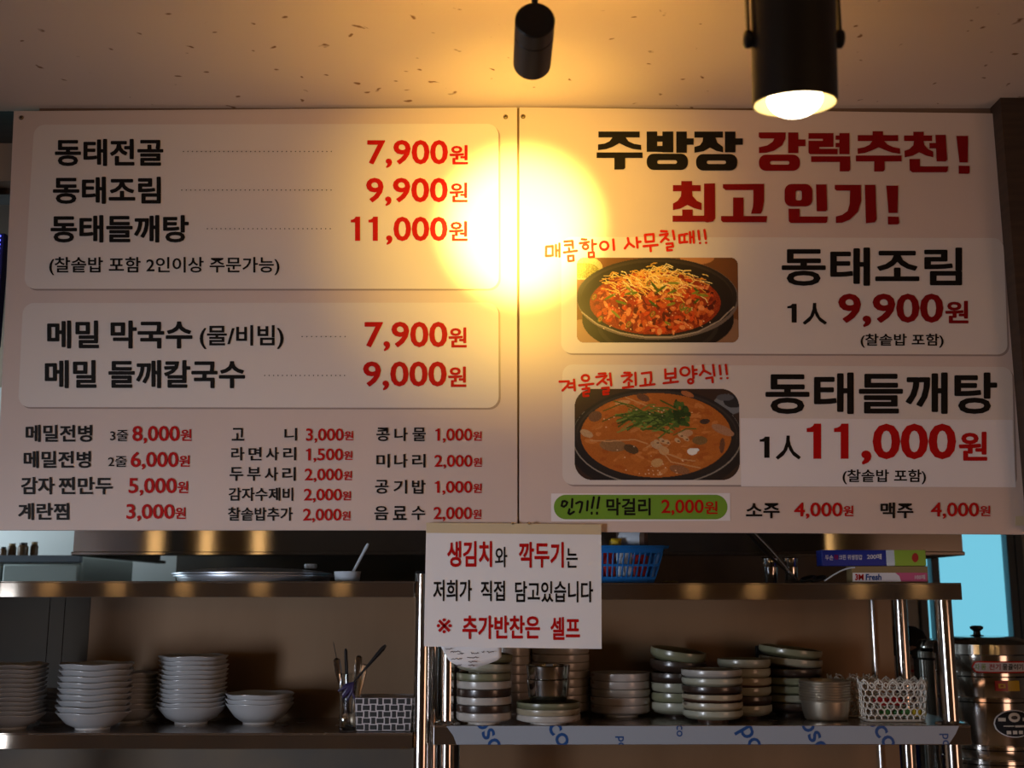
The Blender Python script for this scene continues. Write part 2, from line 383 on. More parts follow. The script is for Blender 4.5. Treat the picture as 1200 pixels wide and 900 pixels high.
price('9,000', (425.4,423.5,523.5,457.5), (525,429.5,546.5,453.5), B1)
def dots(x0, x1, y, par):
    m = MB(); n = int((x1-x0)/5.15)
    for i in range(n+1):
        x = x0+(x1-x0)*i/n; m.flat([(x+.75*math.cos(a*PI/3), y+.75*math.sin(a*PI/3)) for a in range(6)], YB-.0016)
    build(m, 'dotted_leader', M['black'], par, smooth=None)
for d in ((215,388.3,177.5),(213,388,222.7),(243,387,268),(354,404.4,394.4),(310.2,403.8,440)): dots(*d, B1)
for s, x0, y0, x1, y1 in (('메밀전병',30,497.9,108,518), ('메밀전병',27.6,528.5,106.5,548.6), ('감자',24.6,559,64,579.5), ('찐만두',68.5,559,132,579.5), ('계란찜',21,589.4,81,609.5)):
    T(s, x0, y0, x1, y1, wgt=.018, name='dish_name', par=B1)
T('3줄', 129,503.9,150,517, wgt=.01, name='note_text', par=B1); T('2줄', 126.6,534.5,148.5,547.3, wgt=.01, name='note_text', par=B1)
for n_, a, w_ in (('8,000',(155,499,210.5,520),(211.5,503,224.3,516.8)), ('6,000',(153,529.4,209,550.4),(209.7,533.6,222.3,547)),
                  ('5,000',(150.6,560,207,581),(207.9,564,220.5,578)), ('3,000',(148,590.6,204.6,611),(205,594.5,217.5,608.3))):
    price(n_, a, w_, B1, .016)
def spread(s, x0, y0, x1, y1, par):         # widely letterspaced words, one glyph each
    n = len(s); wd = (y1-y0)*.98
    for i, ch in enumerate(s):
        cx = x0+wd/2 + (x1-x0-wd)*(i/(n-1)); T(ch, cx-wd/2, y0, cx+wd/2, y1, wgt=.013, name='dish_name', par=par)
spread('고니', 271.5,501.5,348,516.5, B1)
for s, x0, y0, x1, y1 in (('라면사리',270.9,524,347,539.6), ('두부사리',269,547.4,346.5,563.6)): spread(s, x0, y0, x1, y1, B1)
T('감자수제비', 267.8,571.4,343.5,587, wgt=.014, name='dish_name', par=B1); T('찰솥밥추가', 267,594.5,343,610.4, wgt=.014, name='dish_name', par=B1)
for n_, a, w_ in (('3,000',(358.5,502,402.6,519),(403.2,505,414,516)), ('1,500',(358.5,525.5,402,542),(402.6,528.5,413,539)),
                  ('2,000',(357,549,401.4,565.4),(402.3,552,412.5,562.7)), ('2,000',(356,572.6,400.5,589),(401,575.6,411.3,586.4)), ('2,000',(355,596,400,612.5),(400.5,599,410.7,609.8))):
    price(n_, a, w_, B1, .013)
for s, x0, y0, x1, y1 in (('콩나물',441,501,499,517), ('미나리',441,532,498.6,548), ('공기밥',439.5,562.4,498.6,578.6), ('음료수',438.6,593,498.3,609.5)): spread(s, x0, y0, x1, y1, B1)
for n_, a, w_ in (('1,000',(510,502,553.5,519),(554,505.4,564.6,516.5)), ('2,000',(509,533,553.5,549.5),(554.4,536.3,564.6,547)),
                  ('1,000',(509.5,563.6,553.5,580),(554.2,566.6,564.5,577.7)), ('2,000',(508,594,553,611),(554,597,564,608.3))):
    price(n_, a, w_, B1, .013)

# right board: panels, photos, stickers
rpanel([(658,277.5),(1176,279),(1181,415.5),(657.5,414)], 12, B2)
rpanel([(659,427),(1186,430),(1190,569),(659,568)], 12, B2)
Yd = YB-.0010
stk = build(MB().flat([(867.7,490),(1186.5,492),(1190.5,571),(868.5,570)], Yd), 'price_sticker', M['white'], B2, smooth=None)
T('동태조림', 916,290,1127.5,335, wgt=.018, name='dish_name', par=B2)
one(922.6,933.5,356,378, 'black', B2, 'note_text'); T('人', 940.6,355,969,380.5, wgt=.018, name='note_text', par=B2)
price('9,900', (982.3,344,1105.5,383.5), (1107.6,352.5,1135,379), B2, .021, 'dred')
T('(찰솥밥 포함)', 1008.4,391,1105.8,407.5, wgt=.014, name='note_text', par=B2)
T('동태들깨탕', 897,436.4,1168.6,485.2, wgt=.018, name='dish_name', par=B2)
one(890.3,901.8,511.7,536.5, 'black', B2, 'note_text'); T('人', 909,510.4,938.5,538.5, wgt=.018, name='note_text', par=B2)
price('11,000', (945.3,496.4,1120.4,544.6), (1123.5,505.8,1157,540), B2, .022, 'red')
T('(찰솥밥 포함)', 987.3,550,1085.2,567.5, wgt=.014, name='note_text', par=B2)
T('소주', 874,589.5,913.6,607.4, wgt=.018, name='dish_name', par=B2); T('맥주', 1031.8,588.8,1070.3,607.4, wgt=.018, name='dish_name', par=B2)
price('4,000', (930.4,588.8,987.3,608), (988,592.5,1000,605), B2, .015, 'red'); price('4,000', (1090.8,588.8,1147.4,608), (1148,592.5,1160.5,605), B2, .015, 'red')
build(MB().flat([(645.8,578.3),(855.6,577.8),(855.8,610.2),(645.8,611)], Yd), 'price_sticker', M['white'], B2, smooth=None)
print_poly(rrect(649, 579.8, 852.5, 608.6, 14.3, 8), 'green_pill_print', M['green'], B2, Yd-.0002)
T('막걸리', 710.5,583.7,762.5,604, wgt=.018, name='dish_name', par=B2); price('2,000', (775,585.3,824.7,604), (825.6,587.4,841,602.4), B2, .016)
# hand-drawn marker lettering
def strokes(lst, ox, oy, k, wd, m, par, name, Y=None, circ=()):
    mb = MB(); Y = Y or YB-.0018; wd *= 1.12; h = wd/k/2; st = 0
    for pl in lst:
        for i in range(max(1, len(pl)-1)):
            a = pl[i]; c = pl[min(i+1, len(pl)-1)]
            ax, ay, cx, cy = ox+a[0]/k, oy+a[1]/k, ox+c[0]/k, oy+c[1]/k
            t = math.atan2(cy-ay, cx-ax); pts = []
            for q in range(7): g = t+PI/2+PI*q/6; pts.append((ax+h*math.cos(g), ay+h*math.sin(g)))
            for q in range(7): g = t-PI/2+PI*q/6; pts.append((cx+h*math.cos(g), cy+h*math.sin(g)))
            mb.flat(pts, Y-.00003*(st % 12)); st += 1
    for cx, cy, rx, ry in circ:
        n = 22
        for i in range(n):
            a0, a1 = 2*PI*i/n, 2*PI*(i+1)/n; hw = wd/2
            f = lambda a, s_: (ox+(cx+(rx+s_)*math.cos(a))/k, oy+(cy+(ry+s_)*math.sin(a))/k)
            mb.flat([f(a0, -hw), f(a0, hw), f(a1, hw), f(a1, -hw)], Y)
    return build(mb, name, M[m], par, smooth=None)
def sq(x0,y0,x1,y1,x2,y2,x3,y3): return [(x0,y0),(x1,y1),(x2,y2),(x3,y3),(x0,y0)]
hw1 = [sq(-126,215,-78,210,-78,280,-128,284), [(-54,203),(-52,284)], [(-28,192),(-28,288)], [(-52,244),(-28,241)],
  [(8,178),(68,172),(72,225)], [(12,205),(68,200)], [(42,226),(45,252)], [(5,258),(100,245)], sq(35,285,75,280,78,318,40,322),
  [(138,160),(170,162)], [(122,190),(190,180)], [(215,165),(217,240)], [(215,198),(243,195)], sq(188,260,225,256,228,290,190,293),
  [(370,162),(376,238)], [(478,152),(486,188),(456,228)], [(488,190),(524,216)], [(543,148),(550,222)], [(548,182),(572,178)],
  sq(605,128,668,122,670,175,610,180), [(595,212),(698,202)], [(645,210),(648,248)],
  [(724,100),(766,102)], [(716,130),(772,120),(752,150),(724,180)], [(752,148),(780,166)], [(812,98),(822,160)], [(764,194),(808,190),(812,214),(768,220),(770,243),(804,240)],
  [(885,126),(858,130),(862,186),(890,182)], [(916,120),(896,124),(898,182),(918,180)], [(937,108),(941,185)], [(962,102),(967,185)], [(939,146),(964,143)],
  [(1000,98),(1008,162)], [(1012,188),(1013,188)], [(1045,92),(1054,158)], [(1057,186),(1058,186)]]
strokes(hw1, 660, 255, 6.3158, 16, 'ored', B2, 'handwritten_text', circ=[(165,216,20,17), (303,208,30,30)])
hw2 = [[(82,142),(138,140),(132,164),(100,196)], [(142,154),(170,152)], [(138,178),(170,175)], [(170,130),(175,195)],
  [(202,165),(288,155)], [(245,162),(245,178)], [(222,188),(262,182),(262,204),(228,208),(230,230),(258,228)],
  [(322,94),(362,92)], [(306,114),(368,106),(345,132),(312,160)], [(342,134),(368,154)], [(376,130),(392,130)], [(390,92),(398,165)], [(342,182),(382,178),(382,198),(350,202),(352,220),(380,216)],
  [(478,88),(512,88)], [(462,108),(524,100),(500,125),(475,146)], [(498,124),(524,140)], [(505,148),(505,172)], [(470,180),(532,172)], [(545,88),(548,162)],
  [(585,92),(640,85),(642,130),(636,150)], [(605,125),(607,164)], [(575,168),(662,158)],
  [(728,68),(730,122),(788,116)], [(788,62),(790,118)], [(730,96),(788,91)], [(760,122),(762,148)], [(718,152),(805,142)],
  [(895,48),(900,120)], [(898,72),(920,70)], [(898,96),(920,94)],
  [(958,42),(964,72),(940,102)], [(964,74),(1004,95)], [(1020,40),(1028,105)], [(978,122),(1015,116),(1018,146)],
  [(1060,44),(1066,98)], [(1068,122),(1069,122)], [(1098,40),(1105,96)], [(1108,120),(1109,120)]]
strokes(hw2, 640, 420, 5.217, 13, 'ored', B2, 'handwritten_text', circ=[(240,120,22,18), (848,80,27,25), (883,140,15,13)])
hw3 = [[(290,262),(272,340),(310,358),(350,330),(372,282),(332,258),(290,262)], [(460,222),(450,368)], [(410,402),(392,470),(420,490),(488,446)],
  [(528,298),(590,268),(634,282),(620,370),(592,456)], [(730,258),(718,422)], [(838,192),(802,378)], [(800,462),(800,482)], [(932,192),(900,382)], [(895,462),(894,482)]]
strokes(hw3, 640, 570, 15, 34, 'black', B2, 'handwritten_text')
# heavy headline lettering, drawn as shapes
def rring(x0, y0, x1, y1, r, a0, b0, a1, b1, r2): return ('ring', rrect(x0, y0, x1, y1, r, 5), rrect(a0, b0, a1, b1, r2, 5))
def rc(x0, y0, x1, y1): return [(x0,y0),(x1,y0),(x1,y1),(x0,y1)]
def heavy(shapes, ox, oy, k, m):
    mb = MB(); Y = YB-.0016
    for s in shapes:
        Y -= .00003
        if s[0] == 'ring':
            o_, i_ = s[1], s[2]; n = len(o_)
            vs = [P(ox+x/k, oy+y/k, Y) for x, y in o_+i_]
            mb.add(vs, [(j, n+j, n+(j+1)%n, (j+1)%n) for j in range(n)])
        else: mb.flat([(ox+x/k, oy+y/k) for x, y in s], Y)
    build(mb, 'headline_text', M[m], B2, smooth=None)
A = (690, 140, 4.615); Bc = (930, 140, 5.4545)
heavy([rc(52,65,275,97), [(50,135),(85,130),(112,118),(128,97),(200,97),(215,118),(245,132),(283,138),(284,165),(240,160),(205,148),(165,128),(130,148),(95,160),(50,166)],
  rc(42,178,291,208), [(138,208),(197,208),(197,262),(188,270),(138,271)],
  rc(313,65,370,175), rc(398,65,457,178), rc(370,88,398,120), rc(370,143,398,176), rc(473,65,530,180), rc(530,102,567,137), rring(313,185,536,273,38,370,220,477,240,10),
  rc(571,65,725,98), [(571,148),(600,140),(615,120),(618,98),(685,98),(695,125),(725,148),(727,178),(690,170),(655,152),(620,172),(571,180)], rc(736,65,793,178), rc(793,102,833,137), rring(580,187,803,276,38,638,222,742,241,10)], *A, 'black')
heavy([[(919,70),(1065,70),(1063,105),(1045,140),(1000,170),(960,180),(920,182),(920,150),(965,140),(995,120),(1003,103),(930,103),(919,95)], rc(1078,70,1133,182), rc(1133,108,1172,145), rring(920,190,1142,278,38,980,225,1085,244,10),
  rc(500,333,558,360), rc(455,355,605,388), [(455,455),(480,440),(498,415),(500,388),(558,388),(562,415),(585,440),(610,452),(610,490),(570,480),(533,462),(495,482),(455,490)],
  rc(505,487,562,520), rc(453,520,625,553), [(623,347),(682,345),(684,535),(672,552),(640,557),(623,552)],
  [(725,350),(948,348),(948,440),(938,495),(930,510),(877,510),(888,470),(890,440),(890,382),(740,382),(725,370)], rc(780,422,837,522), [(715,522),(965,522),(960,556),(725,556),(715,545)]], *A, 'dred')
heavy([rc(95,87,255,124), rc(187,124,255,136), rc(95,136,255,176), rc(95,176,165,187), [(95,187),(282,187),(282,223),(105,222),(95,212)], rc(292,87,357,222), rc(268,102,292,130), rc(268,150,292,178),
  rc(112,235,362,272), [(295,272),(362,272),(362,322),(352,332),(295,332)],
  rc(505,75,572,105), rc(410,100,668,138), [(408,185),(450,178),(485,162),(503,138),(580,138),(600,160),(635,176),(680,185),(682,220),(630,212),(590,198),(543,178),(495,200),(455,214),(410,220)], rc(398,230,690,268), [(515,268),(582,268),(582,322),(572,332),(515,333)],
  rc(765,78,832,108), rc(706,102,885,138), [(708,200),(740,190),(765,165),(770,138),(830,138),(838,165),(860,190),(893,205),(893,242),(850,232),(803,210),(760,232),(710,242)],
  [(906,98),(972,98),(982,258),(972,268),(914,268)], rc(868,150,910,185), [(740,252),(808,252),(808,300),(988,300),(985,330),(975,338),(760,338),(742,325)],
  [(1040,105),(1115,105),(1113,275),(1060,275)], [(1055,295),(1125,297),(1125,340),(1117,348),(1055,347)],
  rring(-58,412,120,556,45,12,455,52,517,12), [(143,415),(210,415),(215,575),(205,587),(148,587)], [(-33,570),(38,570),(38,620),(218,620),(214,655),(205,662),(-18,662),(-31,650)],
  [(263,418),(430,418),(432,520),(410,590),(360,640),(310,660),(270,662),(270,620),(310,610),(345,585),(358,540),(360,455),(275,455),(263,445)], [(455,418),(522,418),(530,640),(518,658),(462,664)],
  [(592,423),(668,423),(664,598),(607,598)], [(602,620),(672,622),(675,662),(665,671),(603,672)]], *Bc, 'dred')

# dish photographs printed on the board: colour print carried by a fine grid of the print's own colours
def lin(c): return tuple(((v/255+.055)/1.055)**2.4 if v > 10 else v/255/12.92 for v in c)
def photo(x0, y0, x1, y1, rad, W, H, paint, name):
    img = [[(60,45,35)]*W for _ in range(H)]
    def ell(cx, cy, rx, ry, col, jit=0, rr=rng(1), ang=0, soft=0):
        ca, sa = math.cos(ang), math.sin(ang); m = max(rx, ry)
        for j in range(max(0, int(cy-m)), min(H, int(cy+m)+2)):
            for i in range(max(0, int(cx-m)), min(W, int(cx+m)+2)):
                dx, dy = i-cx, j-cy; a = (dx*ca+dy*sa)/rx; b_ = (-dx*sa+dy*ca)/ry
                if a*a+b_*b_ <= 1:
                    c = col
                    if jit: g = rr.uniform(-jit, jit); c = tuple(min(255, max(0, v+g)) for v in c)
                    img[j][i] = c
    def line(pts, wd, col):
        for (ax, ay), (bx, by) in zip(pts, pts[1:]):
            n = int(max(abs(bx-ax), abs(by-ay))*2)+1
            for k in range(n+1):
                x, y = ax+(bx-ax)*k/n, ay+(by-ay)*k/n
                r2 = wd/2
                for j in range(int(y-r2), int(y+r2)+2):
                    for i in range(int(x-r2), int(x+r2)+2):
                        if 0 <= i < W and 0 <= j < H and (i-x)**2+(j-y)**2 <= r2*r2+.2: img[j][i] = col
    paint(img, W, H, ell, line)
    q = [(x0,y0),(x1,y0),(x1+1.2,y1),(x0,y1)]; Y = Yd
    vs = [P(*quadmap(q, [(i/(W-1), j/(H-1))])[0], Y) for j in range(H) for i in range(W)]
    kx, ky = (x1-x0)/(W-1), (y1-y0)/(H-1); fs = []
    for j in range(H-1):
        for i in range(W-1):
            X, Yy = (i+.5)*kx, (j+.5)*ky
            dx = max(rad-X, X-(x1-x0-rad), 0); dy = max(rad-Yy, Yy-(y1-y0-rad), 0)
            if dx*dx+dy*dy <= rad*rad: fs.append((j*W+i, (j+1)*W+i, (j+1)*W+i+1, j*W+i+1))
    off = Vector(B2.location); me = bpy.data.meshes.new(name); me.from_pydata([tuple(v-off) for v in vs], [], fs)
    ca = me.color_attributes.new('print', 'FLOAT_COLOR', 'POINT')
    flat = []
    for row in img:
        for c in row: flat += [*lin(c), 1]
    ca.data.foreach_set('color', flat)
    m = mat(name+'_ink', (1,1,1), .36, spec=.45); at = m.node_tree.nodes.new('ShaderNodeAttribute'); at.attribute_name = 'print'
    m.node_tree.links.new(at.outputs['Color'], m.node_tree.nodes['Principled BSDF'].inputs['Base Color'])
    me.materials.append(m); o = bpy.data.objects.new(name, me); C.objects.link(o); o.parent = B2
    return o
def paint1(img, W, H, ell, line):           # red spicy braise with bean sprouts; painted in units of the 188 x 100 pixel print
    r = rng(5); k = W/188; L = lambda pts: [(x*k, y*k) for x, y in pts]
    E = lambda cx, cy, rx, ry, c, jit=0, ang=0: ell(cx*k, cy*k, rx*k, ry*k, c, jit, r, ang)
    for j in range(H):
        for i in range(W): img[j][i] = (118+r.uniform(-6,6), 72, 38)
    E(8, 12, 22, 14, (190,170,110), 20); E(8, 15, 18, 9, (140,130,50), 40)
    E(140, 0, 20, 8, (190,130,80)); E(10, 90, 30, 18, (170,130,95)); E(172, 92, 30, 22, (150,110,80))
    E(94, 72, 88, 42, (30,24,22)); E(94, 80, 70, 34, (52,44,38)); E(94, 78, 66, 32, (34,28,26))
    E(94, 48, 94, 48, (120,104,92)); E(93, 46, 93, 46, (46,38,34)); E(93, 45, 88, 43, (60,48,40)); E(93, 48, 88, 43, (40,32,29))
    E(91, 53, 76, 37, (150,48,16), 22)
    for _ in range(420):
        a = r.uniform(0, 2*PI); d = math.sqrt(r.random()); x = 91+70*d*math.cos(a); y = 53+34*d*math.sin(a)
        c = r.choice([(196,84,30),(214,110,52),(168,50,20),(120,28,12),(226,140,84),(205,72,24),(90,22,12)])
        E(x, y, r.uniform(2,6), r.uniform(1,3), c, 14, r.uniform(0,3))
    for _ in range(230):
        x = r.gauss(88, 28); y = 26+r.gauss(0,7)+abs(x-88)*.10
        if not (24 < x < 150): continue
        a = r.uniform(-1,1); l = r.uniform(7,17)
        c = r.choice([(240,206,120),(250,228,160),(228,170,70),(236,190,90),(220,150,60)])
        line(L([(x,y),(x+l*.5*math.cos(a),y+l*.5*math.sin(a)+r.uniform(-2,2)),(x+l*math.cos(a+.4),y+l*math.sin(a+.4)*.6)]), k*r.choice([.7,.9]), c)
    for _ in range(20):
        x = 30+r.random()*120; y = 28+r.random()*52
        E(x, y, r.uniform(4,9), 1.5, r.choice([(100,118,30),(70,90,24),(128,136,44)]), 10, r.uniform(-.9,.9))
    for x, y in ((20,46),(88,66),(128,62),(27,72),(122,57),(84,30),(60,78)):
        E(x, y, 2.6, 4.2, (96,104,34), 8, .5); E(x, y, 1.6, 3.0, (186,120,56), 10, .5); E(x, y, .7, 1.4, (150,60,20), 0, .5)
    for _ in range(60):
        x = 30+r.random()*125; y = 30+r.random()*54; E(x, y, .7, .5, (250,210,170))
    line(L([(6,64),(24,78),(50,88),(80,93),(110,93),(140,87),(165,74),(182,58)]), 1.2*k, (176,160,140))
def paint2(img, W, H, ell, line):           # orange perilla stew with green stalks; 193 x 107 pixel print
    r = rng(8); k = W/193; L = lambda pts: [(x*k, y*k) for x, y in pts]
    E = lambda cx, cy, rx, ry, c, jit=0, ang=0: ell(cx*k, cy*k, rx*k, ry*k, c, jit, r, ang)
    for j in range(H):
        for i in range(W): img[j][i] = (62+r.uniform(-4,4), 44, 38)
    E(180, 18, 18, 12, (120,124,128)); E(186, 14, 12, 8, (44,44,48)); E(176, 10, 10, 4, (90,92,98))
    E(96, 62, 104, 62, (36,32,34)); E(96, 56, 99, 56.5, (150,140,128)); E(96, 55, 98, 56, (40,36,38)); E(96, 54, 94, 52, (62,54,52)); E(96, 56, 93, 51, (44,38,38))
    E(95, 54, 88, 49, (186,104,40), 9)
    for _ in range(160):
        a = r.uniform(0, 2*PI); d = math.sqrt(r.random()); x = 95+82*d*math.cos(a); y = 54+45*d*math.sin(a)
        E(x, y, r.uniform(2,9), r.uniform(1,3), r.choice([(196,116,50),(176,92,34),(206,130,66),(190,108,44)]), 7, r.uniform(-.6,.6))
    for x, y, a_, b_, c in ((45,66,16,7,(150,110,70)),(66,70,9,5,(92,70,46)),(24,32,8,6,(120,84,60)),(80,10,8,4,(112,76,56)),(14,52,8,4,(196,160,120)),
                            (173,48,14,5,(176,128,96)),(152,38,6,3,(70,52,46)),(146,60,9,5,(130,100,60)),(172,66,3,9,(110,70,50)),(122,94,12,5,(150,100,66)),(56,16,9,3,(200,150,100)),(132,6,8,3,(180,110,66)),(96,66,8,4,(196,160,120)),(104,72,6,5,(206,160,110)),(96,86,7,5,(206,160,104)),(130,52,8,4,(196,150,110))):
        E(x, y, a_, b_, c, 12, r.uniform(-.3,.5))
    for pts in ([(18,60),(40,61),(70,59),(85,64)], [(100,70),(112,85),(146,92)], [(104,74),(125,82),(140,84)], [(60,10),(85,20)], [(84,68),(96,60),(106,64)]): line(L(pts), 1.3*k, (208,156,104))
    for _ in range(95):
        x = r.gauss(88, 17); y = 34+r.gauss(0,7); a = r.gauss(-.25, .35); l = r.uniform(8,22)
        c = r.choice([(92,116,44),(110,136,56),(70,94,34),(128,150,70),(54,76,30),(84,108,40)])
        line(L([(x-l,y-l*math.sin(a)),(x,y),(x+l*.7,y+l*.5*math.sin(a+.6))]), k*r.uniform(1,2), c)
    for _ in range(26):
        x = 116+r.gauss(8,8); y = 32+r.gauss(0,8); E(x, y, r.uniform(3,6), r.uniform(2,3.5), r.choice([(60,88,34),(78,104,42),(44,66,28)]), 8, r.uniform(0,3))
    for x, y in ((96,62),(102,60),(124,54),(130,58),(120,60),(108,62)): E(x, y, 4, 2.4, (206,170,126), 8, .6); E(x+1, y+1, 1.6, 1, (120,80,50))
    E(137, 73, 6, 4, (244,240,230)); E(142, 71, 3, 2, (250,248,240))
    for _ in range(40):
        a = r.uniform(0, 2*PI); x = 95+80*math.cos(a)*r.random(); y = 60+40*math.sin(a); E(x, y, .8, .6, (236,206,170))
photo(676, 302, 864.5, 401.4, 8, 282, 150, paint1, 'dish_photo_print')
photo(673.4, 455.7, 866, 562.6, 21, 289, 160, paint2, 'dish_photo_print')

# notice sheet hung from the boards' lower edge, with its strip of yellowed tape
YN = YB-.012
npts = [(500,621),(704.5,621),(705,760),(497,757.5)]
c0 = P(600, 758, YN); N = thing('notice_sheet', 'white A3 notice in red and black lettering hanging below the menu boards', 'notice', c0)
m = MB(); g = 8; grid = []
for j in range(g+1):
    for i in range(g+1):
        x, y = quadmap([(499.5,615.5),(704.5,617),(705,760.5),(496.8,757.5)], [(i/g, j/g)])[0]
        grid.append(P(x, y, YN + (.0005*math.sin(i*.8)*(j/g)**2)))
fs = [(j*(g+1)+i, (j+1)*(g+1)+i, (j+1)*(g+1)+i+1, j*(g+1)+i+1) for j in range(g) for i in range(g)]
m.add(grid, fs); o = build(m, 'paper_sheet', M['paper'], N, smooth=0); sm = o.modifiers.new('solid', 'SOLIDIFY'); sm.thickness = .0008; sm.offset = -1 
build(MB().slab([P(499.5,612.5,YN-.0016), P(704.5,614.5,YN-.0016), P(704.5,626.5,YN-.0016), P(499.5,624.5,YN-.0016)], .0006), 'tape_strip', M['tape'], N, smooth=0)
YNt = YN-.0018
for s, x0, y0, x1, y1, mm, wg in (('생김치',524,634,576.6,664.6,'red',.02), ('와',580,640.8,594.5,664.8,'black',.01), ('깍두기',608,635,660.6,665.5,'red',.02), ('는',663.5,642.5,677,665.5,'black',.012),
    ('저희가',507.6,679.5,553,704.5,'black',.014), ('직접',563.4,680.5,591.6,704.5,'black',.014), ('담고있습니다',603.5,681,695,706,'black',.014),
    ('※',511.7,724.6,529.3,742.2,'red',.003), ('추가반찬은',541.8,721.3,632.8,749,'red',.02), ('셀프',645,723,679.8,750,'red',.02)):
    T(s, x0, y0, x1, y1, mm, wg, 'notice_text', N, YNt)
for px in (600, 620): 
    c = P(px, 613.5, YN-.004); build(MB().lathe([(0,.003),(.003,.002),(.004,0),(.003,-.002),(0,-.003)], c, 10), 'pin', M['polished'], N)
# cream tape tab at the right board's lower corner
o = build(MB().slab([P(1190,605,YB-.001), P(1203,605,YB-.001), P(1203,616,YB-.001), P(1190,616,YB-.001)], .0008), 'tape_tab', M['tape'], B2, smooth=0)
# handwritten slip under the notice
YS = YN+.009; c0 = P(552, 782, YS)
S = thing('handwritten_slip', 'small curled white slip with faint handwriting, hanging just under the notice', 'note', c0)
m = MB(); up = [(516,745),(587,745)]; cols = 14; grid = []
lo = [762,768,775,778,780,781.5,782.5,782.5,782,781,779.5,778,776,774,770]
for j in range(6):
    for i in range(cols+1):
        x = 517+70.5*i/cols; y = 745+(lo[i]-745)*j/5; x += (2 if j == 5 and i == 0 else 0)
        grid.append(P(x, y, YS + .003*math.sin(j*.9+i*.3)))
m.add(grid, [(j*(cols+1)+i, (j+1)*(cols+1)+i, (j+1)*(cols+1)+i+1, j*(cols+1)+i+1) for j in range(5) for i in range(cols)])
o = build(m, 'paper_slip', M['paper'], S, smooth=60); o.modifiers.new('solid', 'SOLIDIFY').thickness = .0006
r = rng(3); lst = []
for (x, y, l, wd) in ((165,145,110,0),(240,185,160,0),(350,215,110,0),(560,205,130,1),(730,185,40,0),(810,190,120,1),(500,275,190,0),(250,298,180,0),(520,345,150,0),(310,400,110,0),(520,400,110,0)):
    p = []
    n = max(4, l//14)
    for i in range(n): p.append((x+l*i/n, y+r.uniform(-14,14)*(1.1 if wd else .8)-i*.8))
    lst.append(p)
strokes(lst, 510, 750, 13.33, 9, 'ink', S, 'handwriting', Y=YS-.0045)

# ------------------------------------------------------------------ spot lamps over the boards
def lamp1():
    cap = P(627, 23, 1.640); d = Vector((-.02, math.cos(R(-5)), math.sin(R(-5)))).normalized()
    r = .031; Ln = .125
    root = thing('spot_lamp', 'small black cylinder spotlight hanging over the seam between the menu boards, aimed at them', 'spotlight', (cap.x, cap.y, ZC))
    q = Vector((0,0,1)).rotation_difference(d).to_matrix()
    m = MB().lathe([(0,0),(r-.002,0),(r,.002),(r,.036),(r-.0012,.037),(r-.0012,.0385),(r,.0395),(r,Ln),(r-.003,Ln),(r-.003,Ln-.02),(0,Ln-.02)], cap, 40, M=q)
    build(m, 'housing', M['lampblack'], root)
    build(MB().lathe([(0,Ln-.018),(r-.004,Ln-.018)], cap, 28, M=q), 'lens', M['bulb'], root)
    m = MB().tube([(cap.x, cap.y-.004, ZC-.02), cap + Vector((0, .004, 0)) + d*.005], .0052, 12)
    build(m, 'stem', M['lampblack'], root)
    build(MB().lathe([(0,-.025),(.045,-.025),(.048,-.02),(.048,0),(0,0)], (cap.x, cap.y-.004, ZC), 32), 'ceiling_canopy', M['lampblack'], root)
    n = cap + d*(Ln+.006)
    light('spot_beam', 'SPOT', n, 450, (1, .68, .13), n + Vector((-.012, 1, .038)), spot=28, blend=1.0, radius=.02)
    light('spot_halo', 'SPOT', n, 44, (1, .60, .07), n + Vector((-.01, 1, .04)), spot=66, blend=1.0, radius=.02)
    light('spot_spill', 'SPOT', n, 14, (1, .48, .05), n + Vector((0, .4, 1)), spot=165, blend=.9, radius=.025)
lamp1()
